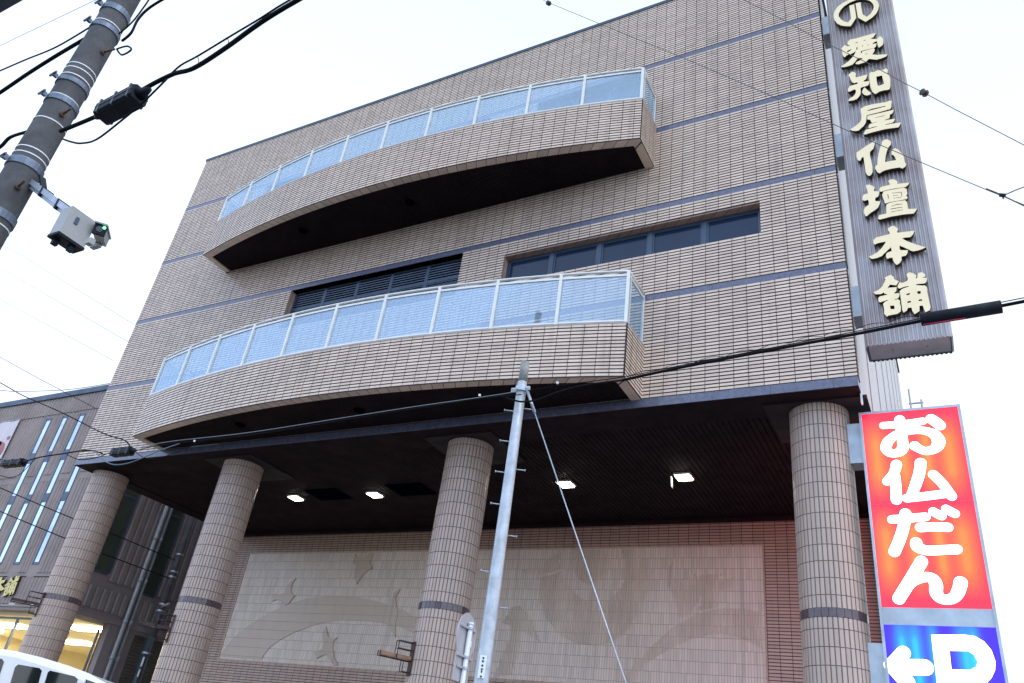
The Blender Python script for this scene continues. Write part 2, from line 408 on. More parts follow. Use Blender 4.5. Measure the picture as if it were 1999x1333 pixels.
# inner core so that nothing shows through the openings
m = MB()
m.box(XL+.05, XR-.42, D+.9, D+1.0, 5.9, 15.8); m.build('inner_wall', SOFFIT2, bld)
# window reveals
m = MB()
for (a, c, z0, z1) in openings:
    m.box(a-.02, a, D+.005, D+.3, z0, z1); m.box(c, c+.02, D+.005, D+.3, z0, z1)
    m.box(a, c, D+.005, D+.3, z1, z1+.02); m.box(a, c, D+.005, D+.3, z0-.02, z0)
m.build('window_reveal', TILE_W, bld)
# strip window
def strip_window(x0, x1, z0, z1, n, name, louvre=False):
    yy = D+.16
    fr = MB(); t = .045
    fr.box(x0, x1, yy, yy+.08, z1-t, z1); fr.box(x0, x1, yy-.02, yy+.08, z0, z0+t)
    wdt = (x1-x0)/n
    for k in range(n+1):
        xx = min(max(x0+k*wdt, x0+t*.5), x1-t*.5); tt = t*.5 if k in (0, n) else t*.95
        fr.box(xx-tt, xx+tt, yy-.012, yy+.082, z0+t, z1-t)
    if louvre:
        zm = z0+(z1-z0)*.55
        fr.box(x0, x1, yy-.006, yy+.07, zm-.03, zm+.03)
    f = fr.build(name, DFRAME, bld)
    for k in range(n):
        a, c = x0+k*wdt+t, x0+(k+1)*wdt-t
        ztop = z1-t
        if louvre:
            ztop = zm-.03
            lv = MB(); nl = 6
            for q in range(nl):
                zz = zm+.06+(z1-.09-zm)*q/nl
                lv.obox(((a+c)/2, yy+.02, zz), ((c-a)/2, 0, 0), (0, .024, .012), (0, -.002, .011))
            lv.build('louvre', DFRAME, f)
        sa = MB()
        for (q0, q1, q2, q3) in ((a, a+.03, z0+t, ztop), (c-.03, c, z0+t, ztop), (a+.03, c-.03, z0+t, z0+t+.03), (a+.03, c-.03, ztop-.03, ztop)):
            sa.box(q0, q1, yy+.006, yy+.05, q2, q3)
        sa.build('sash', DFRAME, f)
        g = MB(); g.box(a+.028, c-.028, yy+.025, yy+.035, z0+t+.028, ztop-.028); g.build('pane', WGLASS, f)
strip_window(-13.36, -8.40, 8.86, 9.955, 5, 'louvre_window', True)
strip_window(-7.33, -2.15, 8.90, 9.61, 5, 'strip_window')
for a, c in doors:
    strip_window(a, c, 12.13, 14.03, max(1, round((c-a)/1.0)), 'balcony_window')
m = MB(); m.box(LDOOR[0], LDOOR[1], D+.14, D+.2, 5.93, 7.42); dd = m.build('balcony_door', ALU, bld)
m = MB(); m.box(LDOOR[0]+.08, LDOOR[1]-.08, D+.125, D+.138, 6.0, 7.34); m.build('curtained_pane', BLIND, dd)

# balconies
def arc_pts(x0, x1, yc, sag, n, inset=0):
    half = (x1-x0)/2; R_ = (half*half+sag*sag)/(2*sag); cx = (x0+x1)/2; yo = yc-sag+R_; R_ -= inset
    a = math.asin((half-inset)/R_)
    return [(cx+R_*math.sin(-a+2*a*k/n), yo-R_*math.cos(-a+2*a*k/n)) for k in range(n+1)]
def balcony(x0, x1, zb, zt, zr, yc, sag):
    nrow = round((zt-zb-.03)/PV); pv = (zt-zb-.03)/nrow
    arc = arc_pts(x0, x1, yc, sag, 52)
    pm = MB()
    L0 = sum((Vector(arc[i+1])-Vector(arc[i])).length for i in range(len(arc)-1))
    tile_rows(pm, [(x0, D)]+[(x0, D+(yc-D)*k/3) for k in (1, 2, 3)], zb, nrow, pv)
    tile_rows(pm, arc, zb, nrow, pv, u0=.1)
    tile_rows(pm, [(x1, yc), (x1, D)], zb, nrow, pv)
    # inner face, underside rim and cap
    inn = arc_pts(x0, x1, yc, sag, 52, .17)
    full_o = [(x0, D)]+arc+[(x1, D)]; full_i = [(x0+.17, D)]+inn+[(x1-.17, D)]
    for i in range(len(full_o)-1):
        o0, o1, i0, i1 = full_o[i], full_o[i+1], full_i[i], full_i[i+1]
        pm.face([(*o0, zb), (*i0, zb), (*i1, zb), (*o1, zb)], 0, [(i*.235, 0), (i*.235, .05), (i*.235+.2, .05), (i*.235+.2, 0)])
        pm.face([(*i0, zb+.0), (*i0, zt-.03), (*i1, zt-.03), (*i1, zb+.0)], 0)
    bal = pm.build('balcony', [TILE, JOINT], bld)
    c = MB()
    def off(p, q, d):
        v = (Vector(p)-Vector(q)); v.normalize(); return (p[0]+v.x*d, p[1]+v.y*d)
    for i in range(len(full_o)-1):
        o0, o1, i0, i1 = off(full_o[i], full_i[i], .02), off(full_o[i+1], full_i[i+1], .02), full_i[i], full_i[i+1]
        c.hexa([(*o0, zt-.03), (*o1, zt-.03), (*i1, zt-.03), (*i0, zt-.03), (*o0, zt), (*o1, zt), (*i1, zt), (*i0, zt)])
    c.build('parapet_cap', mat('parapet_cap_stone', (.40, .36, .34), .5, noise=.15), bal)
    s = MB()
    for i in range(len(inn)-1):      # slatted underside, running out from the wall
        for k in range(4):
            f0, f1 = k/4+.02, (k+1)/4-.06
            ax, ay = inn[i][0]+(inn[i+1][0]-inn[i][0])*f0, inn[i][1]+(inn[i+1][1]-inn[i][1])*f0
            bx, by = inn[i][0]+(inn[i+1][0]-inn[i][0])*f1, inn[i][1]+(inn[i+1][1]-inn[i][1])*f1
            s.hexa([(ax, ay, zb+.03), (bx, by, zb+.03), (bx, D-.03, zb+.03), (ax, D-.03, zb+.03), (ax, ay, zb+.055), (bx, by, zb+.055), (bx, D-.03, zb+.055), (ax, D-.03, zb+.055)])
        s.face([(*inn[i], zb+.056), (inn[i][0], D, zb+.056), (inn[i+1][0], D, zb+.056), (*inn[i+1], zb+.056)])
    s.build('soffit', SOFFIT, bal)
    cxm = (x0+x1)/2
    for dx in (-2.6, .55):
        v = MB(); v.tube([(cxm+dx, 10.25, zb+.005), (cxm+dx, 10.25, zb+.03)], .11, 14); v.build('drain_vent', HATCH, bal)
    # railing: eleven posts, ten curved panes, handrail and lower rails, side returns
    rail = arc_pts(x0, x1, yc, sag, 60, .035)
    zr1 = zr-.11
    h = MB(); pth = [(*p, zr-.02) for p in rail]
    h.tube(pth, .026, 8); h.tube([pth[0], (pth[0][0], D, zr-.02)], .026, 8); h.tube([pth[-1], (pth[-1][0], D, zr-.02)], .026, 8)
    h.build('handrail', ALU, bal)
    for zz, hh in ((zr1, .022), (zt+.045, .016)):
        h = MB()
        for i in range(60):
            p, q = Vector(rail[i]), Vector(rail[i+1]); nn = Vector((q.y-p.y, -(q.x-p.x))).normalized()*.018
            h.hexa([(*(p+nn), zz-hh), (*(q+nn), zz-hh), (*(q-nn), zz-hh), (*(p-nn), zz-hh), (*(p+nn), zz+hh), (*(q+nn), zz+hh), (*(q-nn), zz+hh), (*(p-nn), zz+hh)])
        for e in (rail[0], rail[-1]): h.box(e[0]-.018, e[0]+.018, e[1]+.02, D, zz-hh, zz+hh)
        h.build('glazing_rail', ALU, bal)
    posts = [rail[k*6] for k in range(11)]
    for k, p in enumerate(posts):
        a, q = Vector(rail[max(k*6-1, 0)]), Vector(rail[min(k*6+1, 60)])
        t = (q-a).normalized(); nn = Vector((t.y, -t.x))
        pb = MB(); pb.obox((p[0]+nn.x*.012, p[1]+nn.y*.012, (zt+zr-.04)/2), (t.x*.028, t.y*.028, 0), (nn.x*.026, nn.y*.026, 0), (0, 0, (zr-.04-zt)/2))
        pb.build('railing_post', ALU, bal)
    for e, sx in ((rail[0], -1), (rail[-1], 1)):
        for yy in (e[1]+.09, D-.05):
            pb = MB(); pb.box(e[0]-.02, e[0]+.02, yy-.02, yy+.02, zt, zr-.04); pb.build('railing_post', ALU, bal)
        g = MB(); g.box(e[0]-.004, e[0]+.004, e[1]+.11, D-.07, zt+.07, zr1-.03); g.build('glass_pane', GLASS, bal)
    for k in range(10):
        g = MB()
        for j in range(6):
            p, q = Vector(rail[k*6+j]), Vector(rail[k*6+j+1])
            if j == 0: p = p+(q-p).normalized()*.032
            if j == 5: q = q+(p-q).normalized()*.032
            nn = Vector((q.y-p.y, -(q.x-p.x))).normalized()*.004
            g.hexa([(*(p+nn), zt+.061), (*(q+nn), zt+.061), (*(q-nn), zt+.061), (*(p-nn), zt+.061), (*(p+nn), zr1-.022), (*(q+nn), zr1-.022), (*(q-nn), zr1-.022), (*(p-nn), zr1-.022)])
        g.build('glass_pane', GLASS, bal)
    fl = MB()
    for i in range(len(inn)-1): fl.face([(*inn[i], zb+.35), (*inn[i+1], zb+.35), (inn[i+1][0], D, zb+.35), (inn[i][0], D, zb+.35)])
    fl.build('balcony_floor', ANNEX_P, bal)
balcony(-16.11, -4.16, 11.077, 12.183, 13.12, 10.17, .69)
balcony(-16.0, -4.18, 5.909, 6.94, 8.02, 10.17, .68)

# canopy ceiling under the upper floors
YB = 16.59
m = MB()
m.box(XL+.02, XR-.02, D+.24, YB+.3, 5.82, 5.9)
m.box(XL, XR, D-.005, D+.75, 5.765, 5.82)
m.box(XL, XL+.5, D+.75, YB, 5.765, 5.82); m.box(XR-.5, XR, D+.75, YB, 5.765, 5.82)
x = XL+.55
while x < XR-.56:
    m.box(x, x+.082, D+.76, YB-.03, 5.775, 5.819); x += .1
m.box(XL, XR, YB-.2, YB, 5.70, 5.76)
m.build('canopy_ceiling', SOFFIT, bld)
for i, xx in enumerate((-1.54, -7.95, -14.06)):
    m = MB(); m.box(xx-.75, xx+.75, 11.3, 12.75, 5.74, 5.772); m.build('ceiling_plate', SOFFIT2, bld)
for xx in (-13.2, -10.75):
    m = MB(); m.box(xx-.5, xx+.5, 13.5, 14.2, 5.755, 5.778); m.build('ceiling_hatch', HATCH, bld)
# columns
def column(cx, cyy, r, zt=5.755):
    nt_ = 42
    def seg(z0, z1, v0, mb):
        rr = [(r, r*.965)]
        for k in range(nt_):
            a0 = 2*math.pi*k/nt_; a1 = a0+2*math.pi/nt_*.26; a2 = 2*math.pi*(k+1)/nt_; am = (a1+a2)/2
            u = k*.0654+.03
            def P(a, rad_, z): return (cx+rad_*math.cos(a), cyy+rad_*math.sin(a), z)
            U = [(u, v0), (u, v0), (u, v0+z1-z0), (u, v0+z1-z0)]
            ri = r-.010
            mb.face([P(a0, ri, z0), P(a1, ri, z0), P(a1, ri, z1), P(a0, ri, z1)], 1, U)
            mb.face([P(a1, ri, z0), P(a1, r, z0), P(a1, r, z1), P(a1, ri, z1)], 0, U)
            mb.face([P(a1, r, z0), P(am, r+.001, z0), P(am, r+.001, z1), P(a1, r, z1)], 0, U)
            mb.face([P(am, r+.001, z0), P(a2, r, z0), P(a2, r, z1), P(am, r+.001, z1)], 0, U)
            mb.face([P(a2, r, z0), P(a2, ri, z0), P(a2, ri, z1), P(a2, r, z1)], 0, U)
    mb = MB()
    seg(2.70, zt, (2.70-2.861)+.2285*20, mb)
    seg(GZ, 2.575, (GZ-2.424)+.2285*20, mb)
    c = mb.build('column', [TILE_C, JOINT_C], bld)
    sb = MB(); n = 28
    for k in range(n):
        a0, a1 = 2*math.pi*k/n+.006, 2*math.pi*(k+1)/n-.006
        p = [(cx+(r+.004)*math.cos(a), cyy+(r+.004)*math.sin(a)) for a in (a0, a1)]; q = [(cx+(r-.05)*math.cos(a), cyy+(r-.05)*math.sin(a)) for a in (a0, a1)]
        sb.hexa([(*q[0], 2.58), (*q[1], 2.58), (*p[1], 2.58), (*p[0], 2.58), (*q[0], 2.695), (*q[1], 2.695), (*p[1], 2.695), (*p[0], 2.695)])
    sb.build('column_band', STONE_C, c)
COLS = [(-1.54, 11.77, .436), (-7.95, 11.85, .447), (-14.06, 11.83, .447), (-18.72, 11.76, .432)]
for c in COLS: column(*c)
# lower wall with mural
MX0, MX1, MZ0, MZ1 = -18.27, -3.47, 2.25, 5.19
lw = MB()
def lowrows(x0, x1, z0, z1):
    n = max(1, round((z1-z0)/.0653)); tile_rows(lw, [(x0, YB), (x1, YB)], z0, n, (z1-z0)/n, u0=x0+30, depth=.01, gap=.26)
LX0 = -18.95
lowrows(LX0, XR, MZ1+.03, 5.74); lowrows(LX0, MX0-.03, MZ0-.03, MZ1+.03); lowrows(MX1+.03, XR, MZ0-.03, MZ1+.03); lowrows(LX0, XR, GZ, MZ0-.03)
lw.box(LX0, XR, YB+.02, YB+.4, GZ, 5.74, 0)
lw.build('lower_wall', [TILE_W, JOINT], bld)
m = MB()
for (a, c, z0, z1) in ((MX0-.03, MX1+.03, MZ1, MZ1+.03), (MX0-.03, MX1+.03, MZ0-.03, MZ0), (MX0-.03, MX0, MZ0, MZ1), (MX1, MX1+.03, MZ0, MZ1)):
    m.box(a, c, YB-.03, YB+.019, z0, z1)
m.build('mural_frame', TILE_W, bld)
m = MB(); m.box(MX0, MX1, YB-.012, YB+.018, MZ0, MZ1); mur = m.build('mural', MURAL, bld)
m = MB(); m.tube([(LX0-.03, YB-.1, GZ), (LX0-.03, YB-.1, 5.7)], .035, 8); m.build('corner_trim', BRASS, bld)
def clipz(p): return (min(max(p[0], MX0+.02), MX1-.02), min(max(p[1], MZ0+.02), MZ1-.02))
def mpoly(pts, off, sc):
    out = []
    for p in pts:
        q = at(off[0]+p[0]/sc, off[1]+p[1]/sc, YB-.012); out.append(clipz((q.x, q.z)))
    return out
def figure(pts, off, sc, dep, m=MURAL_F):
    dep *= 1.5
    mb = MB(); o = mpoly(pts, off, sc)
    mb.prism(o, [], lambda p, s: (p[0], YB-.013-(dep if s == 0 else -.004), p[1]))
    for i in range(len(mb.uv)): mb.uv[i] = [(v[0], v[2]) for v in [mb.v[j] for j in mb.f[i]]]
    mb.build('relief_figure', m, mur)
A, AS = (380, 1000), 3.844
figure([(190, 1078), (290, 940), (420, 840), (560, 755), (700, 690), (850, 645), (1000, 628), (1150, 630), (1320, 655), (1450, 690), (1560, 730), (1660, 790), (1655, 915), (1530, 855), (1420, 828), (1300, 815), (1100, 808), (980, 825), (860, 858), (740, 905), (640, 960), (570, 1010), (520, 1070), (505, 1105)], A, AS, .012)
figure([(765, 495), (735, 510), (705, 545), (690, 575), (680, 605), (650, 620), (598, 612), (585, 670), (620, 655), (660, 665), (655, 690), (685, 700), (710, 685), (755, 625), (735, 615), (725, 585), (735, 540)], A, AS, .022)
figure([(1205, 312), (1240, 345), (1270, 345), (1300, 325), (1312, 312), (1345, 312), (1330, 345), (1318, 385), (1340, 420), (1300, 440), (1265, 470), (1220, 540), (1205, 500), (1205, 440), (1220, 405), (1190, 375), (1205, 345)], A, AS, .022)
figure([(1545, 578), (1505, 600), (1480, 660), (1470, 720), (1460, 800), (1470, 870), (1510, 940), (1510, 840), (1530, 760), (1515, 690), (1510, 640)], A, AS, .022)
figure([(990, 860), (965, 920), (970, 985), (960, 1030), (900, 1050), (920, 1100), (960, 1075), (1000, 1065), (1010, 1100), (1050, 1150), (1080, 1145), (1050, 1090), (1040, 1020), (1045, 970), (1075, 940), (1035, 950), (1005, 930)], A, AS, .022)
def ribs(pts, off, sc, pitch=.062, wd=.028, dep=.02):
    o = mpoly(pts, off, sc); mb = MB()
    x = math.ceil(min(p[0] for p in o)/pitch)*pitch; xe = max(p[0] for p in o)
    while x < xe:
        zs = []
        for i in range(len(o)):
            a, b_ = o[i], o[(i+1) % len(o)]
            if (a[0] <= x) != (b_[0] <= x): zs.append(a[1]+(b_[1]-a[1])*(x-a[0])/(b_[0]-a[0]))
        zs.sort()
        for k in range(0, len(zs)-1, 2):
            if zs[k+1]-zs[k] > .01:
                y0 = YB-.012
                mb.hexa([(x-wd*.5, y0-.001, zs[k]), (x-wd*.15, y0-dep, zs[k]), (x+wd*.15, y0-dep, zs[k]), (x+wd*.5, y0-.001, zs[k]),
                         (x-wd*.5, y0-.001, zs[k+1]), (x-wd*.15, y0-dep, zs[k+1]), (x+wd*.15, y0-dep, zs[k+1]), (x+wd*.5, y0-.001, zs[k+1])])
        x += pitch
    mb.build('ribbed_relief', MURAL_R, mur)
B, BS = (900, 1000), 3.03
ribs([(945, 220), (1035, 220), (1085, 290), (1105, 370), (1100, 480), (1060, 590), (1000, 680), (900, 765), (790, 790), (680, 775), (580, 720), (500, 620), (465, 520), (460, 430), (475, 385), (560, 365), (590, 345), (640, 450), (700, 505), (780, 535), (850, 525), (930, 470), (975, 390), (975, 300)], B, BS)
ribs([(650, 225), (875, 222), (870, 330), (840, 395), (770, 435), (710, 410), (665, 350), (645, 290)], B, BS)
ribs([(355, 335), (400, 345), (470, 330), (480, 260), (500, 290), (600, 232), (575, 290), (595, 325), (540, 355), (470, 365), (390, 375)], B, BS)
ribs([(1260, 285), (1250, 350), (1275, 410), (1310, 425), (1330, 380), (1360, 380), (1360, 425), (1390, 430), (1350, 325), (1400, 380), (1440, 370), (1570, 358), (1500, 400), (1560, 410), (1610, 380), (1590, 440), (1550, 460), (1490, 455), (1500, 520), (1540, 555), (1410, 580), (1430, 470), (1350, 610), (1290, 620), (1270, 530), (1215, 400), (1225, 330)], B, BS)
ribs([(960, 975), (1100, 820), (1250, 680), (1400, 600), (1550, 565), (1700, 575), (1795, 595), (1795, 815), (1680, 745), (1530, 715), (1380, 740), (1230, 810), (1100, 890), (1000, 1000)], B, BS)
ribs([(100, 600), (245, 650), (300, 560), (350, 550), (410, 620), (470, 770), (360, 700), (350, 830), (300, 960), (190, 990), (280, 760), (290, 670)], B, BS)

# ------------------------------------------------------------------ letter outlines (zoomed pixel coordinates, offset, scale)
GLYPH = {
'emblem': ((1620, 0, 18.17), [([(130,560),(160,400),(280,230),(450,100),(650,0),(900,-90),(1150,-130),(1400,-110),(1600,-40),(1700,60),(1745,180),(1710,350),(1640,480),(1500,620),(1270,770),(1000,625),(985,560),(910,120),(1085,75),(1160,500),(1310,595),(1450,480),(1540,330),(1560,220),(1520,120),(1420,30),(1300,-10),(1130,-30),(930,-5),(700,90),(500,220),(370,370),(310,500),(320,590),(400,690),(520,760),(650,790),(750,650),(690,200),(860,150),(935,630),(740,925),(560,925),(400,900),(260,830),(160,700)], [])]),
'ai': ((1635, 55, 15.68), [([(105,1175),(200,1110),(360,990),(470,870),(530,780),(560,690),(500,740),(420,785),(345,795),(310,820),(275,825),(240,875),(205,885),(160,830),(140,740),(135,660),(110,625),(160,570),(215,515),(265,530),(300,558),(395,512),(330,516),(300,470),(320,410),(380,345),(500,325),(900,215),(1080,160),(1180,150),(1140,210),(1100,265),(1060,295),(1010,325),(1200,330),(1240,290),(1290,240),(1330,255),(1390,310),(1400,460),(1370,520),(1280,585),(1250,580),(1220,480),(1205,390),(1110,435),(1060,485),(1200,458),(1170,560),(1110,608),(1140,660),(1110,730),(1060,795),(1200,815),(1530,795),(1490,860),(1350,920),(1190,960),(960,935),(900,1000),(840,1040),(650,1100),(560,1095),(550,1075),(600,1020),(720,970),(780,920),(620,905),(560,1000),(460,1110),(330,1160),(200,1190),(110,1190)],
   [[(300,690),(440,630),(390,690),(300,740)],[(540,450),(600,420),(620,432),(550,462)],[(795,375),(865,350),(855,372),(800,385)],[(735,540),(795,525),(765,560)],[(910,530),(955,475),(940,520)],[(578,580),(615,580),(605,660),(580,668)],[(715,700),(745,690),(1080,612),(1085,622),(755,706),(740,765),(720,765)],[(830,790),(915,770),(900,795)]])]),
'chi': ((1645, 125, 16.664), [([(185,355),(255,285),(325,240),(380,265),(435,315),(420,370),(430,430),(560,400),(805,335),(780,450),(740,505),(680,540),(690,572),(865,550),(860,640),(820,695),(600,760),(580,800),(590,900),(580,980),(530,1060),(450,1140),(330,1180),(190,1200),(190,1165),(250,1100),(350,1050),(410,970),(435,890),(420,830),(380,825),(210,900),(170,880),(175,800),(230,715),(480,640),(490,605),(460,590),(380,620),(310,590),(260,510),(230,430)], []),
   ([(715,755),(760,800),(830,870),(915,930),(905,990),(790,1020),(700,1000),(640,930),(640,860),(680,790)], []),
   ([(870,300),(930,250),(1000,265),(1100,215),(1200,190),(1330,180),(1410,135),(1470,180),(1460,300),(1510,350),(1550,500),(1555,700),(1530,810),(1480,835),(1350,850),(1200,890),(1080,965),(1040,965),(960,890),(910,760),(880,600),(865,420)], [[(1090,410),(1280,370),(1345,640),(1200,705),(1140,690),(1110,560)]])]),
'ya': ((1650, 190, 16.66), [([(150,1035),(260,980),(400,880),(490,790),(525,700),(530,580),(510,470),(500,370),(640,285),(900,220),(1340,150),(1420,110),(1500,110),(1520,150),(1500,200),(1500,300),(1460,380),(1100,480),(720,575),(695,600),(690,700),(670,820),(600,930),(430,1080),(320,1095),(220,1080)], [[(700,435),(860,370),(1300,275),(1310,295),(1000,375),(760,435)]]),
   ([(720,600),(1000,535),(1580,400),(1560,470),(1520,530),(1450,560),(1450,620),(1430,680),(1270,737),(1275,745),(1620,688),(1590,780),(1540,820),(1300,878),(1310,892),(1500,855),(1820,815),(1780,900),(1730,970),(1300,1030),(900,1130),(650,1205),(600,1195),(620,1120),(670,1055),(1050,945),(1050,935),(900,960),(790,1000),(755,985),(760,930),(800,865),(1025,800),(1025,788),(890,832),(840,800),(815,720),(730,725),(715,690)], [[(960,660),(1270,585),(1275,600),(970,668)]])]),
'butsu': ((1665, 265, 15.68), [([(110,510),(250,420),(450,280),(680,155),(660,280),(630,390),(520,490),(520,600),(560,760),(600,950),(605,1110),(560,1190),(500,1230),(440,1200),(390,1120),(360,900),(325,640),(270,670),(240,740),(200,770),(150,740),(115,650)], []),
   ([(890,170),(960,125),(1040,100),(1120,140),(1170,190),(1160,270),(1090,350),(1040,460),(1000,620),(985,790),(1000,800),(1320,740),(1290,660),(1250,600),(1185,570),(1180,490),(1210,420),(1300,375),(1400,430),(1490,530),(1560,650),(1590,800),(1630,870),(1600,950),(1510,1000),(1430,965),(1200,1000),(1000,1050),(900,1090),(830,1145),(770,1130),(720,1070),(670,985),(700,920),(750,880),(755,720),(790,520),(830,370),(880,260)], [])]),
'dan': ((1675, 340, 14.03), [([(215,330),(240,290),(320,285),(400,320),(460,370),(440,410),(440,465),(580,465),(575,540),(550,610),(470,650),(470,720),(490,740),(610,735),(590,820),(550,910),(480,970),(340,1060),(240,1150),(200,1140),(160,1050),(160,970),(200,900),(300,830),(285,720),(270,700),(170,730),(120,700),(120,620),(150,560),(265,520),(255,450)], []),
   ([(585,400),(630,345),(860,290),(870,270),(830,190),(860,150),(940,135),(1030,155),(1090,210),(1070,260),(1200,250),(1410,225),(1370,290),(1300,350),(1000,390),(760,440),(700,455),(640,480),(590,470)], []),
   ([(700,470),(800,445),(1050,400),(1240,365),(1330,400),(1350,530),(1320,590),(1360,630),(1330,680),(1100,725),(850,770),(740,805),(715,720),(670,620),(665,540)], [[(805,550),(825,550),(845,670),(825,670)],[(925,515),(1190,480),(1205,610),(1190,615),(1175,495),(930,525)],[(945,590),(1105,562),(1105,572),(950,600)],[(960,655),(1180,622),(1185,632),(970,665)]]),
   ([(775,830),(860,785),(1100,735),(1290,710),(1340,760),(1375,950),(1620,940),(1570,1020),(1520,1075),(1250,1100),(900,1160),(600,1240),(545,1220),(580,1120),(780,1075),(770,950)], [[(895,875),(1050,820),(1210,808),(1210,820),(1050,838),(910,880)],[(885,945),(1220,890),(1215,905),(900,962)],[(890,1030),(1225,965),(1220,978),(910,1038)]])]),
'hon': ((1690, 435, 14.81), [([(640,160),(740,95),(830,85),(920,160),(935,190),(910,240),(920,285),(1100,260),(1410,225),(1370,330),(1290,410),(1130,425),(1050,450),(1200,530),(1450,620),(1650,680),(1745,700),(1650,750),(1500,800),(1370,820),(1310,805),(1230,762),(975,650),(985,760),(1010,788),(1225,790),(1205,880),(1150,950),(1035,970),(1035,1080),(980,1160),(900,1215),(840,1170),(790,1080),(775,1005),(700,1010),(620,1040),(580,960),(600,880),(640,850),(750,815),(735,700),(560,860),(460,960),(330,1010),(200,1040),(150,1030),(85,975),(200,930),(350,840),(460,730),(540,620),(585,540),(460,560),(330,590),(270,625),(230,600),(220,500),(300,420),(690,320),(690,290),(645,210)], [])]),
'ho': ((1700, 525, 12.69), [([(60,575),(200,510),(280,430),(340,320),(365,260),(340,210),(490,140),(580,210),(575,250),(695,305),(630,405),(475,385),(415,465),(640,447),(630,550),(575,592),(580,604),(715,602),(700,680),(670,730),(590,742),(592,756),(680,752),(725,790),(720,850),(745,940),(740,1050),(660,1110),(440,1150),(400,1180),(330,1110),(330,1000),(305,860),(350,810),(430,777),(400,768),(230,825),(190,800),(185,720),(220,680),(400,637),(405,620),(340,615),(320,580),(250,620),(110,625)], [[(475,910),(580,905),(590,990),(490,995)]]),
   ([(665,410),(710,330),(790,340),(900,295),(920,240),(880,140),(910,100),(960,80),(1060,110),(1130,160),(1110,240),(1150,215),(1170,100),(1270,75),(1350,140),(1350,185),(1275,213),(1395,217),(1380,310),(1340,355),(1125,375),(1125,400),(1280,410),(1330,400),(1390,450),(1400,570),(1480,950),(1460,1020),(1350,1070),(1310,980),(1290,905),(1205,910),(1205,1040),(1080,1120),(1025,1030),(1010,955),(920,960),(890,1030),(810,1080),(780,1020),(740,700),(715,550),(770,495),(940,432),(930,420),(830,440),(710,485),(665,460)],
   [[(875,620),(965,590),(965,635),(885,650)],[(1150,550),(1235,545),(1235,610),(1155,615)],[(900,805),(995,785),(990,825),(910,845)],[(1175,760),(1270,745),(1270,785),(1190,795)]])]),
}
# ------------------------------------------------------------------ tall corrugated sign tower
TX0, TX1, TY0, TY1, TZ0, TZ1 = -.70, .415, 11.2, 11.68, 6.52, 18.2
tw = thing('sign_tower', ((TX0+TX1)/2, 11.45, TZ0), 'tall rusty corrugated sign tower bracketed to the building corner with cream lettering', 'sign')
m = MB()
def corr(p0, p1, nor, per=.062, dep=.026):
    p0, p1, nor = Vector(p0), Vector(p1), Vector(nor); ln = (p1-p0).length; k = max(1, round(ln/per)); t = (p1-p0)/ln; pr = ln/k; prof = []
    for i in range(k):
        for f, o in ((0, 0), (.12, 1), (.5, 1), (.62, 0)): prof.append(p0+t*(i+f)*pr+nor*o*dep)
    prof.append(p1)
    for a, c in zip(prof, prof[1:]):
        m.face([(a.x, a.y, TZ0), (c.x, c.y, TZ0), (c.x, c.y, TZ1), (a.x, a.y, TZ1)])
corr((TX0, TY0, 0), (TX1, TY0, 0), (0, -1, 0)); corr((TX1, TY0, 0), (TX1, TY1, 0), (1, 0, 0))
corr((TX1, TY1, 0), (TX0, TY1, 0), (0, 1, 0)); corr((TX0, TY1, 0), (TX0, TY0, 0), (-1, 0, 0))
m.build('corrugated_cladding', CORR, tw, weld=False)
m = MB(); m.box(TX0+.01, TX1-.01, TY0+.01, TY1-.01, TZ0+.02, TZ0+.05)
for dx in (.33, .8): m.tube([(TX0+dx, 11.44, TZ0+.0), (TX0+dx, 11.44, TZ0+.03)], .014, 8)
m.build('bottom_plate', TPLATE, tw); 
m = MB(); m.box(TX0+.01, TX1-.01, TY0+.01, TY1-.01, TZ1-.05, TZ1-.01); m.build('top_plate', TPLATE, tw)
for (pa, pb) in (((1613, 32), (1614, 66)), ((1641, 260), (1642, 305)), ((1672, 558), (1675, 617)), ((1600, -190), (1600, -150))):
    za, zb = at(*pa, 11.25).z, at(*pb, 11.25).z
    m = MB(); m.box(XR+.001, TX0+.005, 11.25, 11.62, zb, za); m.build('wall_bracket', SFRAME, tw)
def letter(name, key, parent, fn, mats, dep=.07):
    (ox, oy, s), comps = GLYPH[key]
    mb = MB()
    for outer, holes in comps:
        P = lambda q: fn(ox+q[0]/s, oy+q[1]/s)
        mb.prism([P(q) for q in outer], [[P(q) for q in h] for h in holes], lambda p, sd: (p[0], LY+(0 if sd == 0 else dep), p[1]), 0, 1)
    return mb.build(name, mats, parent)
LY = TY0-.115
def onface(px, py):
    q = at(px, py, LY); return (q.x, q.z)
letter('sign_emblem', 'emblem', tw, onface, [GOLD, GOLD_D])
for k in ('ai', 'chi', 'ya', 'butsu', 'dan', 'hon', 'ho'):
    letter('sign_letter', k, tw, onface, [GOLD, GOLD_D])

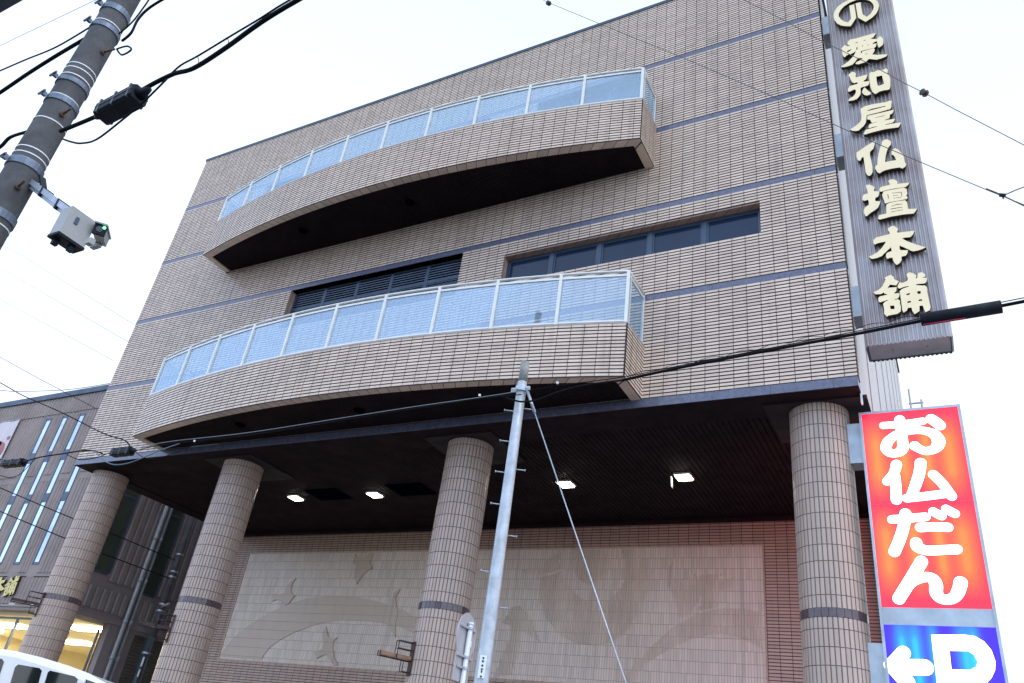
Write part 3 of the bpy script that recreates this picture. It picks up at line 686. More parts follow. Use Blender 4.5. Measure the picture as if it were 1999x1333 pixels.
# ------------------------------------------------------------------ lit light-box sign by the right column
SY0, SY1 = 11.55, 11.95
SX0, SX1, SZT, SZR, SZB = -.945, .385, 5.60, 2.765, 2.545
ls = thing('lightbox_sign', ((SX0+SX1)/2, 11.75, -H), 'lit red and orange light box sign with white lettering above a blue parking panel', 'sign')
m = MB()
for a, c in ((SX0, SX0+.035), (SX1-.035, SX1)): m.box(a, c, SY0-.01, SY1+.01, GZ+.2, SZT)
m.box(SX0+.035, SX1-.035, SY0-.01, SY1+.01, SZT-.035, SZT); m.box(SX0+.035, SX1-.035, SY0+.004, SY1-.004, SZB, SZR)
m.box(SX0+.035, SX1-.035, SY0-.004, SY1+.004, 1.05, 1.1); m.box(SX0+.04, SX1-.04, SY0+.03, SY1-.03, GZ+.2, SZT-.04)
m.build('frame', SFRAME, ls)
m = MB(); m.box(SX0-.02, SX1+.02, SY0-.1, SY1+.1, GZ, GZ+.2); m.build('plinth', mat('plinth_concrete', (.3, .3, .29), .8, noise=.2), ls)
def pane(name, z0, z1, mt):
    mb = MB()
    for y0, y1 in ((SY0, SY0+.006), (SY1-.006, SY1)):
        for q in (0,):
            c = [(SX0+.036, y0, z0), (SX1-.036, y0, z0), (SX1-.036, y1, z0), (SX0+.036, y1, z0), (SX0+.036, y0, z1), (SX1-.036, y0, z1), (SX1-.036, y1, z1), (SX0+.036, y1, z1)]
            mb.hexa(c)
    mb.uv = [[(mb.v[i][0], mb.v[i][2]) for i in f] for f in mb.f]
    return mb.build(name, mt, ls)
MIDR = 4.17
RED = lightbox_mat('red_panel_lit', (1.0, .010, .030), (1.0, .085, .014), (1.0, .24, .016), [(-.76, .13), (-.42, .11), (-.12, .09), (.16, .14)], 1.6, [SZR+.1, MIDR+.02], [MIDR-.02, SZT-.1])
gl_ = bpy.data.lights.new('sign_glow', 'AREA'); gl_.shape = 'RECTANGLE'; gl_.size = 1.2; gl_.size_y = 2.6; gl_.energy = 38; gl_.color = (1, .13, .11)
go_ = bpy.data.objects.new('sign_glow', gl_); COL.objects.link(go_); go_.parent = ls
go_.location = ((SX0+SX1)/2-ls.location.x, SY1+.03-ls.location.y, 4.2+H-ls.location.z); go_.rotation_euler = Vector((.45, -1, 0)).to_track_quat('Z', 'Y').to_euler()
BLU = lightbox_mat('blue_panel_lit', (.03, .004, .9), (.01, .22, 1.0), (.0, .85, 1.0), [(-.72, .08), (-.56, .08), (-.36, .06), (-.02, .09), (.10, .06)], 1.05, [1.05], [SZB+.2])
pr_ = pane('red_panel', SZR+.003, SZT-.037, RED)
m = MB(); m.box(SX0+.037, SX1-.037, SY0-.0035, SY0, MIDR-.006, MIDR+.006)
m.build('panel_seam', mat('red_seam', (.6, .03, .05), .4, emit=(1, .015, .04), es=1.6), pr_)
pb_ = pane('blue_panel', 1.103, SZB-.003, BLU)
def stroke(mb, pts, wds, ox, oy, s, yy):
    P = [at(ox+p[0]/s, oy+p[1]/s, yy) for p in pts]
    P = [Vector((p.x, 0, p.z)) for p in P]
    if not isinstance(wds, (list, tuple)): wds = [wds]*len(pts)
    k = (at(ox+100, oy+40, yy)-at(ox, oy+40, yy)).length/100/s
    n = len(P); t = []
    M = 7
    Q, W = [], []
    if n > 2:
        sp = smooth_pts(P, M); Q = sp
        W = [wds[min(int(i/M), n-2)]+(wds[min(int(i/M)+1, n-1)]-wds[min(int(i/M), n-2)])*((i % M)/M) for i in range(len(sp))]; W[-1] = wds[-1]
    else: Q, W = P, wds
    for i in range(len(Q)-1):
        a, c = Q[i], Q[i+1]; d = (c-a).normalized(); nn = Vector((-d.z, 0, d.x)); ra, rc = W[i]*k/2, W[i+1]*k/2
        q = [a-nn*ra, c-nn*rc, c+nn*rc, a+nn*ra]
        mb.face([(v.x, yy, v.z) for v in q])
    for i in range(len(Q)):
        r = W[i]*k/2
        if i not in (0, len(Q)-1) and len(Q) > 12 and i % 2: continue
        mb.face([(Q[i].x+r*math.cos(2*math.pi*j/20), yy-.0002*(i % 3+1), Q[i].z+r*math.sin(2*math.pi*j/20)) for j in range(20)])
GS = [
 ('o', (1700, 795, 11.76), [([(285,418),(720,385),(1190,318)],190), ([(665,285),(680,450),(715,650),(738,830),(735,930),(680,1010),(550,1058),(420,1030),(347,935),(385,805),(480,700),(640,605),(850,545),(1120,525),(1340,565),(1490,650),(1557,780),(1520,900),(1400,980),(1250,1003),(1120,955),(1010,885)],[245,235,225,245,260,235,205,225,255,250,220,210,200,190,215,265,295,265,215,200,205,240]), ([(1385,265),(1500,340),(1585,415)],255)]),
 ('hotoke', (1700, 885, 11.1), [([(555,240),(500,430),(350,605)],[240,220,205]), ([(520,500),(545,780),(555,1005)],238), ([(1080,205),(1050,430),(970,680),(870,930)],[250,245,235,210]), ([(780,972),(1200,925),(1640,868)],200), ([(1350,455),(1540,640),(1750,925)],215)]),
 ('da', (1710, 975, 11.1), [([(345,432),(700,405),(1075,375)],205), ([(640,305),(605,560),(520,850),(402,1128)],255), ([(960,605),(1270,592),(1560,602)],[225,205,218]), ([(872,935),(885,1010),(980,1070),(1150,1105),(1500,1090),(1755,1078)],[255,255,235,225,220,225]), ([(1240,262),(1330,310),(1420,355)],205), ([(1520,205),(1610,255),(1710,305)],205)]),
 ('n', (1720, 1070, 10.52), [([(830,272),(610,640),(365,1035)],260), ([(480,900),(620,720),(790,620),(950,590),(1070,640),(1130,750),(1130,900),(1200,1010),(1340,1060),(1500,1010),(1590,880),(1635,705)],[200,190,210,215,250,265,265,240,205,230,255,270])]),
]
for nm, (ox, oy, s), st in GS:
    mb = MB()
    for i, (p, wd) in enumerate(st): stroke(mb, p, wd, ox, oy, s, SY0-.004-.0012*i)
    mb.build('sign_letter', WHITE_E, pr_, weld=False)
mb = MB()
def onblue(p): q = at(1700+p[0]/7.69, 1200+p[1]/7.69, SY0-.004); return (q.x, q.z)
mb.prism([onblue(p) for p in [(905,300),(1400,298),(1560,320),(1700,400),(1810,530),(1870,700),(1865,830),(1810,950),(1700,1060),(1500,1120),(1290,1125),(1340,1500),(1050,1500)]], [[onblue(p) for p in [(1180,540),(1460,545),(1550,600),(1605,710),(1580,780),(1490,828),(1210,818)]]], lambda p, sd: (p[0], SY0-.004+(0 if sd == 0 else .003), p[1]))
mb.build('sign_letter', WHITE_E, pb_)
mb = MB()
stroke(mb, [(490, 565), (300, 758), (555, 1010)], 205, 1700, 1200, 7.69, SY0-.004)
mb = MB()
for i, p in enumerate(([(490, 570), (312, 758)], [(312, 758), (545, 1010)], [(330, 780), (815, 790)])):
    stroke(mb, p, [215, 235, 245][i], 1700, 1200, 7.69, SY0-.004-.001*i)
mb.build('arrow_mark', WHITE_E, pb_, weld=False)
for z0, z1 in ((4.83, 5.46), (GZ+1.6, 2.32)):
    m = MB(); m.box(-1.13, SX0+.001, SY0+.06, SY1-.05, z0, z1); m.build('column_bracket', SFRAME, ls)

# ------------------------------------------------------------------ ceiling lights
lights = []
LSPEC = [((578, 971.5), 'lit recessed ceiling lamp nearest the second column from the left'), ((732, 965), 'lit ceiling lamp under the canopy between two dark ceiling hatches'),
         ((1105, 944.5), 'lit ceiling lamp beside the diagonal guy wire'), ((1335, 930.5), 'lit ceiling lamp with its cover hanging open, nearest the right column')]
for i, (p, lab) in enumerate(LSPEC):
    q = ray(*p); q = q*(5.75/q.z)
    if i == 0:
        t = thing('ceiling_light', (q.x, q.y, 5.75), lab, 'light', 'lamps under the canopy ceiling')
        m = MB(); s_ = .135
        for a, c, e, f in ((-s_-.03, s_+.03, -s_-.03, -s_), (-s_-.03, s_+.03, s_, s_+.03), (-s_-.03, -s_, -s_, s_), (s_, s_+.03, -s_, s_)):
            m.box(q.x+a, q.x+c, q.y+e, q.y+f, 5.735, 5.79)
        m.build('lamp_frame', ALU, t)
        m = MB(); m.box(q.x-s_, q.x+s_, q.y-s_, q.y+s_, 5.715, 5.765); m.build('diffuser', LAMP, t)
        first = t
    else:
        t = copy_tree(first, None, (q.x, q.y, 5.75+H)); t['label'] = lab
    if i == 3:
        m = MB(); m.obox((q.x-.2, q.y-.12, 5.61), (.004, 0, .0), (0, .05, 0), (.02, -.04, -.13)); m.build('hanging_cover', ALU, t)
    al = bpy.data.lights.new('lamp_glow', 'AREA'); al.shape = 'SQUARE'; al.size = .3; al.energy = 5; al.color = (1, .95, .85)
    ao = bpy.data.objects.new('lamp_glow', al); COL.objects.link(ao); ao.parent = t; ao.location = (0, 0, -.02)

# ------------------------------------------------------------------ annex building on the left
S = 14/13
YA = 14.0; AXR = -20.19*S; AZ = 9.53*S; AXL = -52.0
an = thing('annex_building', (-35, 20, -H), 'brown ribbed three storey annex with slit windows and lit ground floor office', 'building')
sx = [(-27.15, -26.85), (-26.27, -25.95), (-25.35, -25.03), (-24.45, -24.13), (-23.58, -23.27), (-22.67, -22.35)]
sx = [(-25.32, -25.0), (-24.45, -24.15), (-23.58, -23.27), (-22.67, -22.36)]
rowsz = [(7.33, 8.62), (5.92, 7.12), (3.86, 5.78)]
rowsz = [(a*S, c*S) for a, c in rowsz]; sx = [(a*S, c*S) for a, c in sx]
m = MB()
def ribbed(x0, x1, z0, z1, per=.17, y=YA, dep=.02):
    n = max(1, round((x1-x0)/per)); pr = (x1-x0)/n
    for k in range(n):
        a = x0+k*pr; b_ = a+pr*.28; c = a+pr*.38; d = a+pr*.9; e = a+pr
        for (p, yp), (q, yq) in (((a, y), (b_, y)), ((b_, y), (c, y-dep)), ((c, y-dep), (d, y-dep)), ((d, y-dep), (e, y))):
            m.face([(p, yp, z0), (q, yq, z0), (q, yq, z1), (p, yp, z1)])
    m.face([(x0, y-dep, z0), (x1, y-dep, z0), (x1, y, z0), (x0, y, z0)]); m.face([(x0, y-dep, z1), (x1, y-dep, z1), (x1, y, z1), (x0, y, z1)])
zl = [6.50*S, 3.63*S]
ribbed(AXL, AXR, rowsz[0][1]+.12, AZ-.25)
xs = [AXL]+[v for p in sx for v in p]+[AXR]
for k in range(0, len(xs), 2):
    x0, x1 = xs[k]+(.10 if k else 0), xs[k+1]-(.10 if k < len(xs)-2 else 0)
    if k == 0:
        ribbed(x0, x1, zl[0]+.1, rowsz[0][1]+.08); ribbed(x0, x1, 3.86*S-.25, zl[0]-.14)
    else:
        ribbed(x0, x1, zl[0]+.1, rowsz[0][1]+.08); ribbed(x0, x1, 3.86*S-.25, zl[0]-.14)
ribbed(AXL, AXR, 2.78*S, 3.50*S)
# backing wall with slots left for the windows
bx = [AXL]+[v for p in sx for v in p]+[AXR]
for k in range(0, len(bx), 2): m.box(bx[k], bx[k+1], YA+.002, YA+.2, 3.8, AZ)
for (a, c) in sx:
    zz = [2.7*S]+[v for r in sorted(rowsz) for v in r]+[AZ]
    for j in range(0, len(zz), 2):
        if zz[j+1] > zz[j]: m.box(a, c, YA+(.03 if 0 < j < 6 and j != 2 else .003), YA+.2, zz[j], zz[j+1])
m.box(AXL, AXR, YA-.05, YA+.2, 2.70*S, 2.76*S)
m.build('front_wall', ANNEX, an, weld=False)
m = MB(); m.box(AXL, AXR+.04, YA-.06, YA+.3, AZ-.2, AZ); m.box(AXR-.2, AXR+.04, YA+.3, 34, AZ-.2, AZ); m.build('roof_coping', COPING, an)
m = MB(); m.box(AXL, AXR-.1, YA+.3, 33.9, AZ-.6, AZ-.4); m.build('roof', ANNEX_P, an)
for (a, c) in sx:
    for j, (z0, z1) in enumerate(rowsz):
        if c > -22.3*S and j == 0: continue
        f = MB(); t = .035
        f.box(a, a+t*1.7, YA-.012, YA+.08, z0, z1); f.box(c-t, c, YA-.012, YA+.08, z0, z1); f.box(a+t, c-t, YA-.012, YA+.08, z0, z0+t*2); f.box(a+t, c-t, YA-.012, YA+.08, z1-t*2.4, z1)
        fo = f.build('slit_window', DFRAME, an)
        if j < 2:
            zn = rowsz[j+1][1]; tr = MB(); tr.box(a, c, YA-.014, YA+.08, zn, z0); tr.build('transom', DFRAME, fo)
        g = MB(); g.box(a+t*1.7, c-t, YA+.0, YA+.01, z0+t*2, z1-t*2.4); g.build('pane', SLITGLASS, fo)
# side wall along the alley
m = MB()
def ribside(y0, y1, z0, z1, per=.24, dep=.035):
    n = max(1, round((y1-y0)/per)); pr = (y1-y0)/n; x = AXR
    for k in range(n):
        a = y0+k*pr
        for (p, xp), (q, xq) in (((a, x), (a+pr*.25, x)), ((a+pr*.25, x), (a+pr*.35, x+dep)), ((a+pr*.35, x+dep), (a+pr*.9, x+dep)), ((a+pr*.9, x+dep), (a+pr, x))):
            m.face([(xp, p, z0), (xq, q, z0), (xq, q, z1), (xp, p, z1)])
    m.face([(x, y0, z0), (x+dep, y0, z0), (x+dep, y1, z0), (x, y1, z0)])
W1 = (13.22*S, 13.66*S, 3.80*S, 6.2*S); W2 = (14.95*S, 15.3*S, 3.6*S, 6.2*S)
ribside(13.74*S, 14.9*S, 3.62*S, AZ-.25); ribside(15.4*S, 30, 3.62*S, AZ-.25); ribside(13.25*S, 30, 2.86*S, 3.40*S)
m.face([(AXR-.002, YA, 2.70*S), (AXR-.002, 34, 2.70*S), (AXR-.002, 34, AZ-.2), (AXR-.002, YA, AZ-.2)])
m.box(AXR-.6, AXR+.03, YA+.3, 34, 2.62*S, 2.74*S)
m.box(AXR-.3, AXR-.01, 14.3*S, 15.15*S, GZ, 2.62*S); m.box(AXR-.3, AXR-.01, 16.3*S, 34, GZ, 2.62*S); m.box(AXR-.3, AXR-.01, 15.15*S, 16.3*S, 2.52*S, 2.62*S)
m.build('side_wall', ANNEX_P, an, weld=False)
for (y0, y1, z0, z1) in (W1, W2):
    f = MB(); t = .06
    f.box(AXR+.0, AXR+.03, y0-t, y0, z0, z1); f.box(AXR, AXR+.03, y1, y1+t, z0, z1); f.box(AXR, AXR+.03, y0, y1, z0-t, z0); f.box(AXR, AXR+.03, y0, y1, 5.85*S, 5.85*S+t)
    fo = f.build('side_window', DFRAME, an)
    g = MB(); g.box(AXR+.004, AXR+.014, y0, y1, z0, 5.85*S); g.box(AXR+.004, AXR+.014, y0, y1, 5.85*S+t, z1); g.build('pane', mat('green_blind_glass', (.05, .065, .05), .12, spec=.4, noise=.2), fo)
m = MB(); n = 46
for k in range(n):
    z = GZ+(2.52*S-GZ)*k/n; h = (2.52*S-GZ)/n
    m.obox((AXR-.1, 15.72*S, z+h/2), (.012, 0, .004), (0, .575*S, 0), (0, 0, h*.42))
m.build('roller_shutter', SHUT, an)
# lit ground floor office
RZ = 2.55*S
m = MB()
m.box(-40, AXR-.3, 24, 24.1, GZ, RZ); m.box(-40, AXR-.3, YA+.3, 24, RZ, RZ+.1); m.box(-40.1, -40, YA+.2, 24, GZ, RZ); m.box(AXR-.29, AXR-.25, 14.3*S, 24, GZ, RZ)
m.box(-32, -31.9, YA+.8, 24, GZ, RZ)
m.build('office_wall', ROOMW, an)
m = MB(); m.box(-26.4, -25.6, 21.5, 23.95, GZ, .7); m.box(-24.6, -23.2, 22.0, 23.9, GZ, .95); m.box(-30, -27.4, 23, 23.9, GZ, .5)
m.build('office_cabinet', mat('cabinet_paint', (.33, .28, .14), .5), an)
for (xx, yy) in ((-27.4, 15.9), (-27.6, 18.5), (-23.1, 15.7), (-24.2, 17.6), (-30.5, 17)):
    m = MB(); m.box(xx-.65, xx+.65, yy-.16, yy+.16, RZ-.1, RZ-.04); fl_ = m.build('fluorescent_light', TUBEL, an)
    al = bpy.data.lights.new('office_glow', 'AREA'); al.size = 1.0; al.energy = 130; al.color = (1, .84, .5)
    ao = bpy.data.objects.new('office_glow', al); COL.objects.link(ao); ao.parent = an; ao.location = (xx-an.location.x, yy-an.location.y, RZ-.14+H-an.location.z)
m = MB()
for xx in [-40+2.2*k for k in range(9)]: m.box(xx, xx+.05, YA+.35, YA+.42, GZ, 2.45*S)
m.box(-40, AXR-.35, YA+.35, YA+.42, 2.45*S, 2.5*S)
m.box(AXR-.4, AXR-.35, 14.25*S, 14.3*S, GZ, 2.45*S)
m.build('shopfront_frame', DFRAME, an)
m = MB(); m.box(AXL, -41, YA, YA+.3, GZ, 2.7*S); m.build('end_wall', ANNEX_P, an)
m = MB(); m.box(AXL, AXR, 33.9, 34, GZ, AZ-.3); m.build('rear_wall', ANNEX_P, an)
m = MB(); m.box(AXL, AXR-.01, YA-.03, YA+.28, 2.62*S, 2.69*S); m.build('canopy_edge', ANNEX_P, an)
# gilt letter, the same character as at the foot of the tower
(ox, oy, s), comps = GLYPH['ho']
def gl(q):
    u, v = q[0]/1500, q[1]/1250
    return ((-23.37+.60*u)*S, (3.56-.66*v)*S)
mb = MB()
for outer, holes in comps:
    mb.prism([gl(q) for q in outer], [[gl(q) for q in h] for h in holes], lambda p, sd: (p[0], YA-.10+(0 if sd == 0 else .06), p[1]), 0, 1)
mb.build('gilt_letter', [GOLD_O, GOLD_D], an)
mb = MB()
mb.prism([gl((q[0]-1550, q[1]+60)) for q in GLYPH['hon'][1][0][0]], [], lambda p, sd: (p[0], YA-.10+(0 if sd == 0 else .06), p[1]), 0, 1)
mb.build('gilt_letter', [GOLD_O, GOLD_D], an)

# banner on the annex wall
p0, p1, p2 = at(40, 820, YA-.06), at(0, 828, YA-.06), at(7, 894, YA-.06)
bw = 1.9
x1, zt_, zb_ = p0.x, p0.z, p2.z
bn = thing('banner', (x1-bw/2, YA-.06, zb_), 'white banner with pink blobs hung on the ribbed annex wall', 'banner')
m = MB(); nx = 16
for i in range(nx):
    def BX(k): return (x1-bw+bw*k/nx, YA-.075-.012*math.sin(k*.9))
    (xa, ya), (xb, yb) = BX(i), BX(i+1)
    m.face([(xa, ya, zb_), (xb, yb, zb_), (xb, yb, zt_), (xa, ya, zt_)]); m.face([(xa, ya+.004, zb_), (xa, ya+.004, zt_), (xb, yb+.004, zt_), (xb, yb+.004, zb_)])
m.build('cloth', mat('banner_cloth', (.72, .66, .70), .7, noise=.08, nscale=2), bn, weld=False)
m = MB()
for (cx_, cz_, rx, rz, mi) in ((.52, .42, .42, .36, 0), (.62, .25, .2, .12, 0), (.15, .12, .1, .07, 0)):
    xx, zz = x1-cx_, zt_-.2-cz_*1.6
    m.face([(xx+rx*math.cos(2*math.pi*k/22)*(1+.1*math.sin(k*3)), YA-.096, zz-.3+rz*math.sin(2*math.pi*k/22)) for k in range(22)], mi)
m.build('printed_shape', mat('banner_pink', (.42, .16, .17), .7), bn, weld=False)
m = MB(); m.tube([(x1-bw-.05, YA-.07, zt_+.02), (x1+.05, YA-.07, zt_+.02)], .015, 6); m.tube([(x1-bw-.05, YA-.07, zb_-.02), (x1+.05, YA-.07, zb_-.02)], .015, 6); m.build('hanging_rod', STEEL, bn)

# down pipes in the alley
for dx, yy, r, mt, lab in ((.13, 14.62*S, .055, PVC, 'pale grey drainpipe with collars on the alley wall, the thicker of two'), (.1, 14.82*S, .038, mat('slate_pvc', (.28, .31, .37), .45, noise=.15), 'thin slate blue drainpipe on the alley wall beside the paler one')):
    t = thing('drainpipe', (AXR+dx, yy, -H), lab, 'pipe', 'drainpipes on the annex wall')
    m = MB(); m.tube([(AXR+dx, yy, GZ), (AXR+dx, yy, AZ-.2)], r, 10); m.build('pipe', mt, t)
    for zz in (1.9, 2.9, 4.1, 5.4, 6.6, 7.9):
        m = MB(); m.tube([(AXR+dx, yy, zz), (AXR+dx, yy, zz+.12)], r+.014, 10); m.box(AXR-.02, AXR+dx, yy-.012, yy+.012, zz+.04, zz+.07); m.build('pipe_clip', STEEL, t)

# ------------------------------------------------------------------ poles
def ring(mb, x, y, z, r, h, m=0, n=24):
    for k in range(n):
        a0, a1 = 2*math.pi*k/n, 2*math.pi*(k+1)/n
        p = [(x+r*math.cos(a), y+r*math.sin(a)) for a in (a0, a1)]; q = [(x+(r-.02)*math.cos(a), y+(r-.02)*math.sin(a)) for a in (a0, a1)]
        mb.hexa([(*q[0], z), (*q[1], z), (*p[1], z), (*p[0], z), (*q[0], z+h), (*q[1], z+h), (*p[1], z+h), (*p[0], z+h)], m)
# big concrete pole, left foreground
PY = 2.46; PX = -2.882*PY; PD = math.hypot(PX, PY)
cp_ = thing('concrete_utility_pole', (PX, PY, -H), 'thick grey concrete utility pole with steel bands at the top left', 'utility pole')
def PR(z): return .1465-(z-4.37)*.0044      # radius at height
m = MB(); m.tube([(PX, PY, GZ+i*1.5) for i in range(10)], PR(GZ), 40, r1=PR(GZ+13.5)); m.build('shaft', CONC, cp_)
def pz(px, py):
    d = ray(px, py); return d.z*(PD-.14)/math.hypot(d.x, d.y)
bands = [(222, 15, .075), (196, 45, .06), (140, 158, .055), (110, 190, .065), (30, 312, .075), (-5, 420, .08)]
for bx_, by_, h in bands:
    z = pz(bx_, by_); m = MB(); ring(m, PX, PY, z, PR(z)+.012, h)
    aa = math.atan2(-PY, -PX)-1.3
    for da in (0,):
        c, s_ = math.cos(aa+da), math.sin(aa+da); r = PR(z)+.012
        m.obox((PX+c*(r+.03), PY+s_*(r+.03), z+h/2), (c*.022, s_*.022, 0), (-s_*.016, c*.016, 0), (0, 0, h*.36))
        m.tube([(PX+c*(r+.05)-s_*.06, PY+s_*(r+.05)+c*.06, z+h/2), (PX+c*(r+.05)+s_*.06, PY+s_*(r+.05)-c*.06, z+h/2)], .012, 6)
    m.build('steel_band', BANDM, cp_)
for bx_, by_ in ((204, 35), (148, 118), (143, 126), (135, 138), (128, 149), (110, 177), (85, 225), (48, 280), (40, 290), (35, 300), (-12, 432)):
    z = pz(bx_, by_); m = MB(); ring(m, PX, PY, z, PR(z)+.004, .012); m.build('wire_wrap', WHITEW, cp_)
for bx_, by_, da in ((125, 226, .25), (42, 370, .15), (200, 100, .5)):
    z = pz(bx_, by_); a = math.atan2(-PY, -PX)+da; r = PR(z)
    m = MB(); c, s_ = math.cos(a), math.sin(a)
    m.tube([(PX+c*(r-.02), PY+s_*(r-.02), z), (PX+c*(r+.03), PY+s_*(r+.03), z)], .028, 10); m.tube([(PX+c*(r+.02), PY+s_*(r+.02), z), (PX+c*(r+.16), PY+s_*(r+.16), z+.01)], .011, 8)
    m.build('step_bolt', RUST, cp_)
# surveillance camera on its arm
def P2(px, py, Y=2.55): return at(px, py, Y)
sc_ = thing('security_camera', tuple(P2(150, 450)), 'security camera with green light beside a grey equipment box on a pole arm', 'camera')
m = MB(); a, c = P2(66, 358), P2(143, 418)
m.obox((a+c)/2, (c-a)/2, Vector((0, .05, 0)), Vector((0, 0, .03))); m.obox((a+c)/2-Vector((0, .0, .05)), (c-a)/2*.95, Vector((0, .03, 0)), Vector((0, 0, .018)))
m.build('mounting_arm', STEEL, sc_)
for f in (.35, .75):
    m = MB(); p = a+(c-a)*f; m.obox(p-Vector((0, 0, .015)), (c-a).normalized()*.012, Vector((0, .056, 0)), Vector((0, 0, .055))); m.build('arm_strap', BLACKB, sc_)
m = MB(); m.obox(P2(84, 360), Vector((.015, 0, -.0)), Vector((0, .03, 0)), (P2(84, 345)-P2(88, 375))/2)
m.build('arm_brace', BLACKB, sc_)
bc = P2(143, 446); 
ex = Vector((.07, 0, 0)); ey = Vector((0, .112, 0)); ez = Vector((0, 0, .13))
m = MB(); m.obox(bc, ex, ey, ez); eb = m.build('equipment_box', CAMB, sc_)
m = MB(); m.obox(bc-ez-Vector((0, 0, .012)), ex*1.02, ey*1.05, Vector((0, 0, .012)))
for f in (-.8, .55): m.obox(bc-ez-Vector((0, 0, .045))+ex*.5*f+ey*f*.7, Vector((.018, 0, 0)), Vector((0, .022, 0)), Vector((0, 0, .03)))
m.build('box_base', BLACKB, sc_)
m = MB(); m.obox(bc+ex*1.03-ey*.3+ez*.25, Vector((.006, 0, 0)), Vector((0, .014, 0)), Vector((0, 0, .032))); m.build('door_latch', DFRAME, eb)
cc = P2(197, 458, 2.74); cd = Vector((.75, -.62, -.14)).normalized(); cu = Vector((0, 0, 1)); csd = cd.cross(cu).normalized(); cu = csd.cross(cd)
m = MB(); m.obox(cc-cd*.03, cd*.11, csd*.04, cu*.038); m.obox(cc-cd*.01+cu*.047, cd*.14, csd*.05, cu*.006); m.obox(cc-cd*.1-cu*.04-Vector((.05, 0, 0)), Vector((.05, 0, 0)), Vector((0, .02, 0)), Vector((0, 0, .03)))
m.build('camera_body', CAMB, sc_)
m = MB(); m.tube([cc+cd*.075, cc+cd*.105], .046, 18); m.obox(cc+cd*.09, cd*.02, csd*.046, cu*.044); m.build('lens_hood', BLACKB, sc_)
m = MB(); m.tube([cc+cd*.104, cc+cd*.114], .026, 16); m.build('lens', VANG, sc_)
m = MB(); m.tube([cc+cd*.108-csd*.03+cu*.022, cc+cd*.116-csd*.03+cu*.022], .012, 10); m.build('status_light', LED, sc_)
m = MB(); m.obox(P2(176, 472), Vector((.03, 0, 0)), Vector((0, .02, 0)), Vector((0, 0, .025))); m.build('junction_box', CAMB, sc_)
# dark box on the same line of poles, cut by the top left corner
tq = at(22, 13, 2.75)
tb = thing('transformer', (tq.x-.1, 2.55, tq.z), 'dark blue grey box edge filling the top left corner of the picture', 'transformer')
m = MB(); m.box(tq.x-.5, tq.x+.4, 2.35, 2.75, tq.z, tq.z+.6); m.build('tank', mat('transformer_paint', (.06, .075, .10), .5, noise=.2), tb)
m = MB(); m.box(tq.x-.53, tq.x+.43, 2.32, 2.78, tq.z+.6, tq.z+.66); m.build('lid', STEEL, tb)
m = MB(); m.box(tq.x+.35, PX+.05, PY-.04, PY+.04, tq.z+.66, tq.z+.74); m.box(tq.x+.3, tq.x+.36, PY-.03, PY+.03, tq.z+.5, tq.z+.74); m.build('mounting_arm', BANDM, tb)

# galvanised pole with the small roadside cables
GY = 7.3; GX = -.5905*GY; GD = math.hypot(GX, GY)
gp = thing('steel_utility_pole', (GX, GY, -H), 'pale galvanised steel pole with step bolts and weathered top before the middle column', 'utility pole')
gtop = ray(1028, 707); GTZ = gtop.z*GY/gtop.y
m = MB(); m.tube([(GX, GY, GZ+(GTZ-.28-GZ)*i/8) for i in range(9)], .0905, 24, r1=.057); m.build('shaft', GALV, gp)
m = MB(); m.tube([(GX, GY, GTZ-.279), (GX, GY, GTZ)], .056, 24, r1=.054); m.build('weathered_cap', mat('weathered_steel', (.30, .31, .30), .7, noise=.4, nscale=14), gp)
def gz(px, py): d = ray(px, py); return d.z*GD/math.hypot(d.x, d.y)
zc = gz(1024, 762); m = MB(); ring(m, GX, GY, zc-.03, .074, .07)
for sx_ in (-1, 1): m.obox((GX+sx_*.09, GY-.02, zc), (.035, 0, 0), (0, .012, 0), (0, 0, .025)); 
m.tube([(GX-.12, GY-.03, zc), (GX+.12, GY-.03, zc)], .01, 6); m.tube([(GX-.02, GY-.1, zc-.02), (GX-.02, GY+.1, zc-.02)], .01, 6)
m.build('cable_clamp', GALV, gp)
vr = RGT.copy(); vr.z = 0; vr.normalize()
for px_, py_, sd in ((1000, 802, -1), (1040, 800, 1), (990, 861, -1), (979, 921, -1), (1020, 918, 1), (968, 983, -1), (1003, 1047, 1), (950, 1115, -1), (985, 1187, 1)):
    z = gz(px_, py_); r = .06
    m = MB(); p = Vector((GX, GY, z)); m.tube([p+vr*sd*.05, p+vr*sd*.165], .007, 6); m.tube([p+vr*sd*.16, p+vr*sd*.172], .014, 8); m.build('step_bolt', GALV, gp)
# sticker plate
a = at(929, 1313, GY-.06); c = at(946, 1281, GY-.06); d_ = Vector((-vr.y, vr.x, 0))*-1
fw = Vector((ray(938, 1300).x, ray(938, 1300).y, 0)).normalized()
ctr = Vector((GX, GY, (gz(932, 1325)+gz(940, 1281))/2))-fw*.088-vr*.012
hz = (gz(940, 1281)-gz(932, 1325))/2
m = MB(); m.obox(ctr, vr*.034, fw*.004, Vector((0, 0, hz))); pl = m.build('number_plate', mat('plate_white', (.80, .86, .88), .4), gp)
m = MB()
for i, f in enumerate((.78, .5, .12, -.2, -.42, -.82)):
    c = ctr-fw*.0055+Vector((0, 0, hz*f)); w_ = .012 if i != 4 else .008
    m.obox(c, vr*w_, fw*.001, Vector((0, 0, .0035))); m.obox(c-Vector((0, 0, .009)), vr*w_*.7, fw*.001, Vector((0, 0, .003)))
    m.obox(c-Vector((0, 0, .004)), vr*.003, fw*.0012, Vector((0, 0, .011)))
m.build('plate_mark', BLACKB, pl)
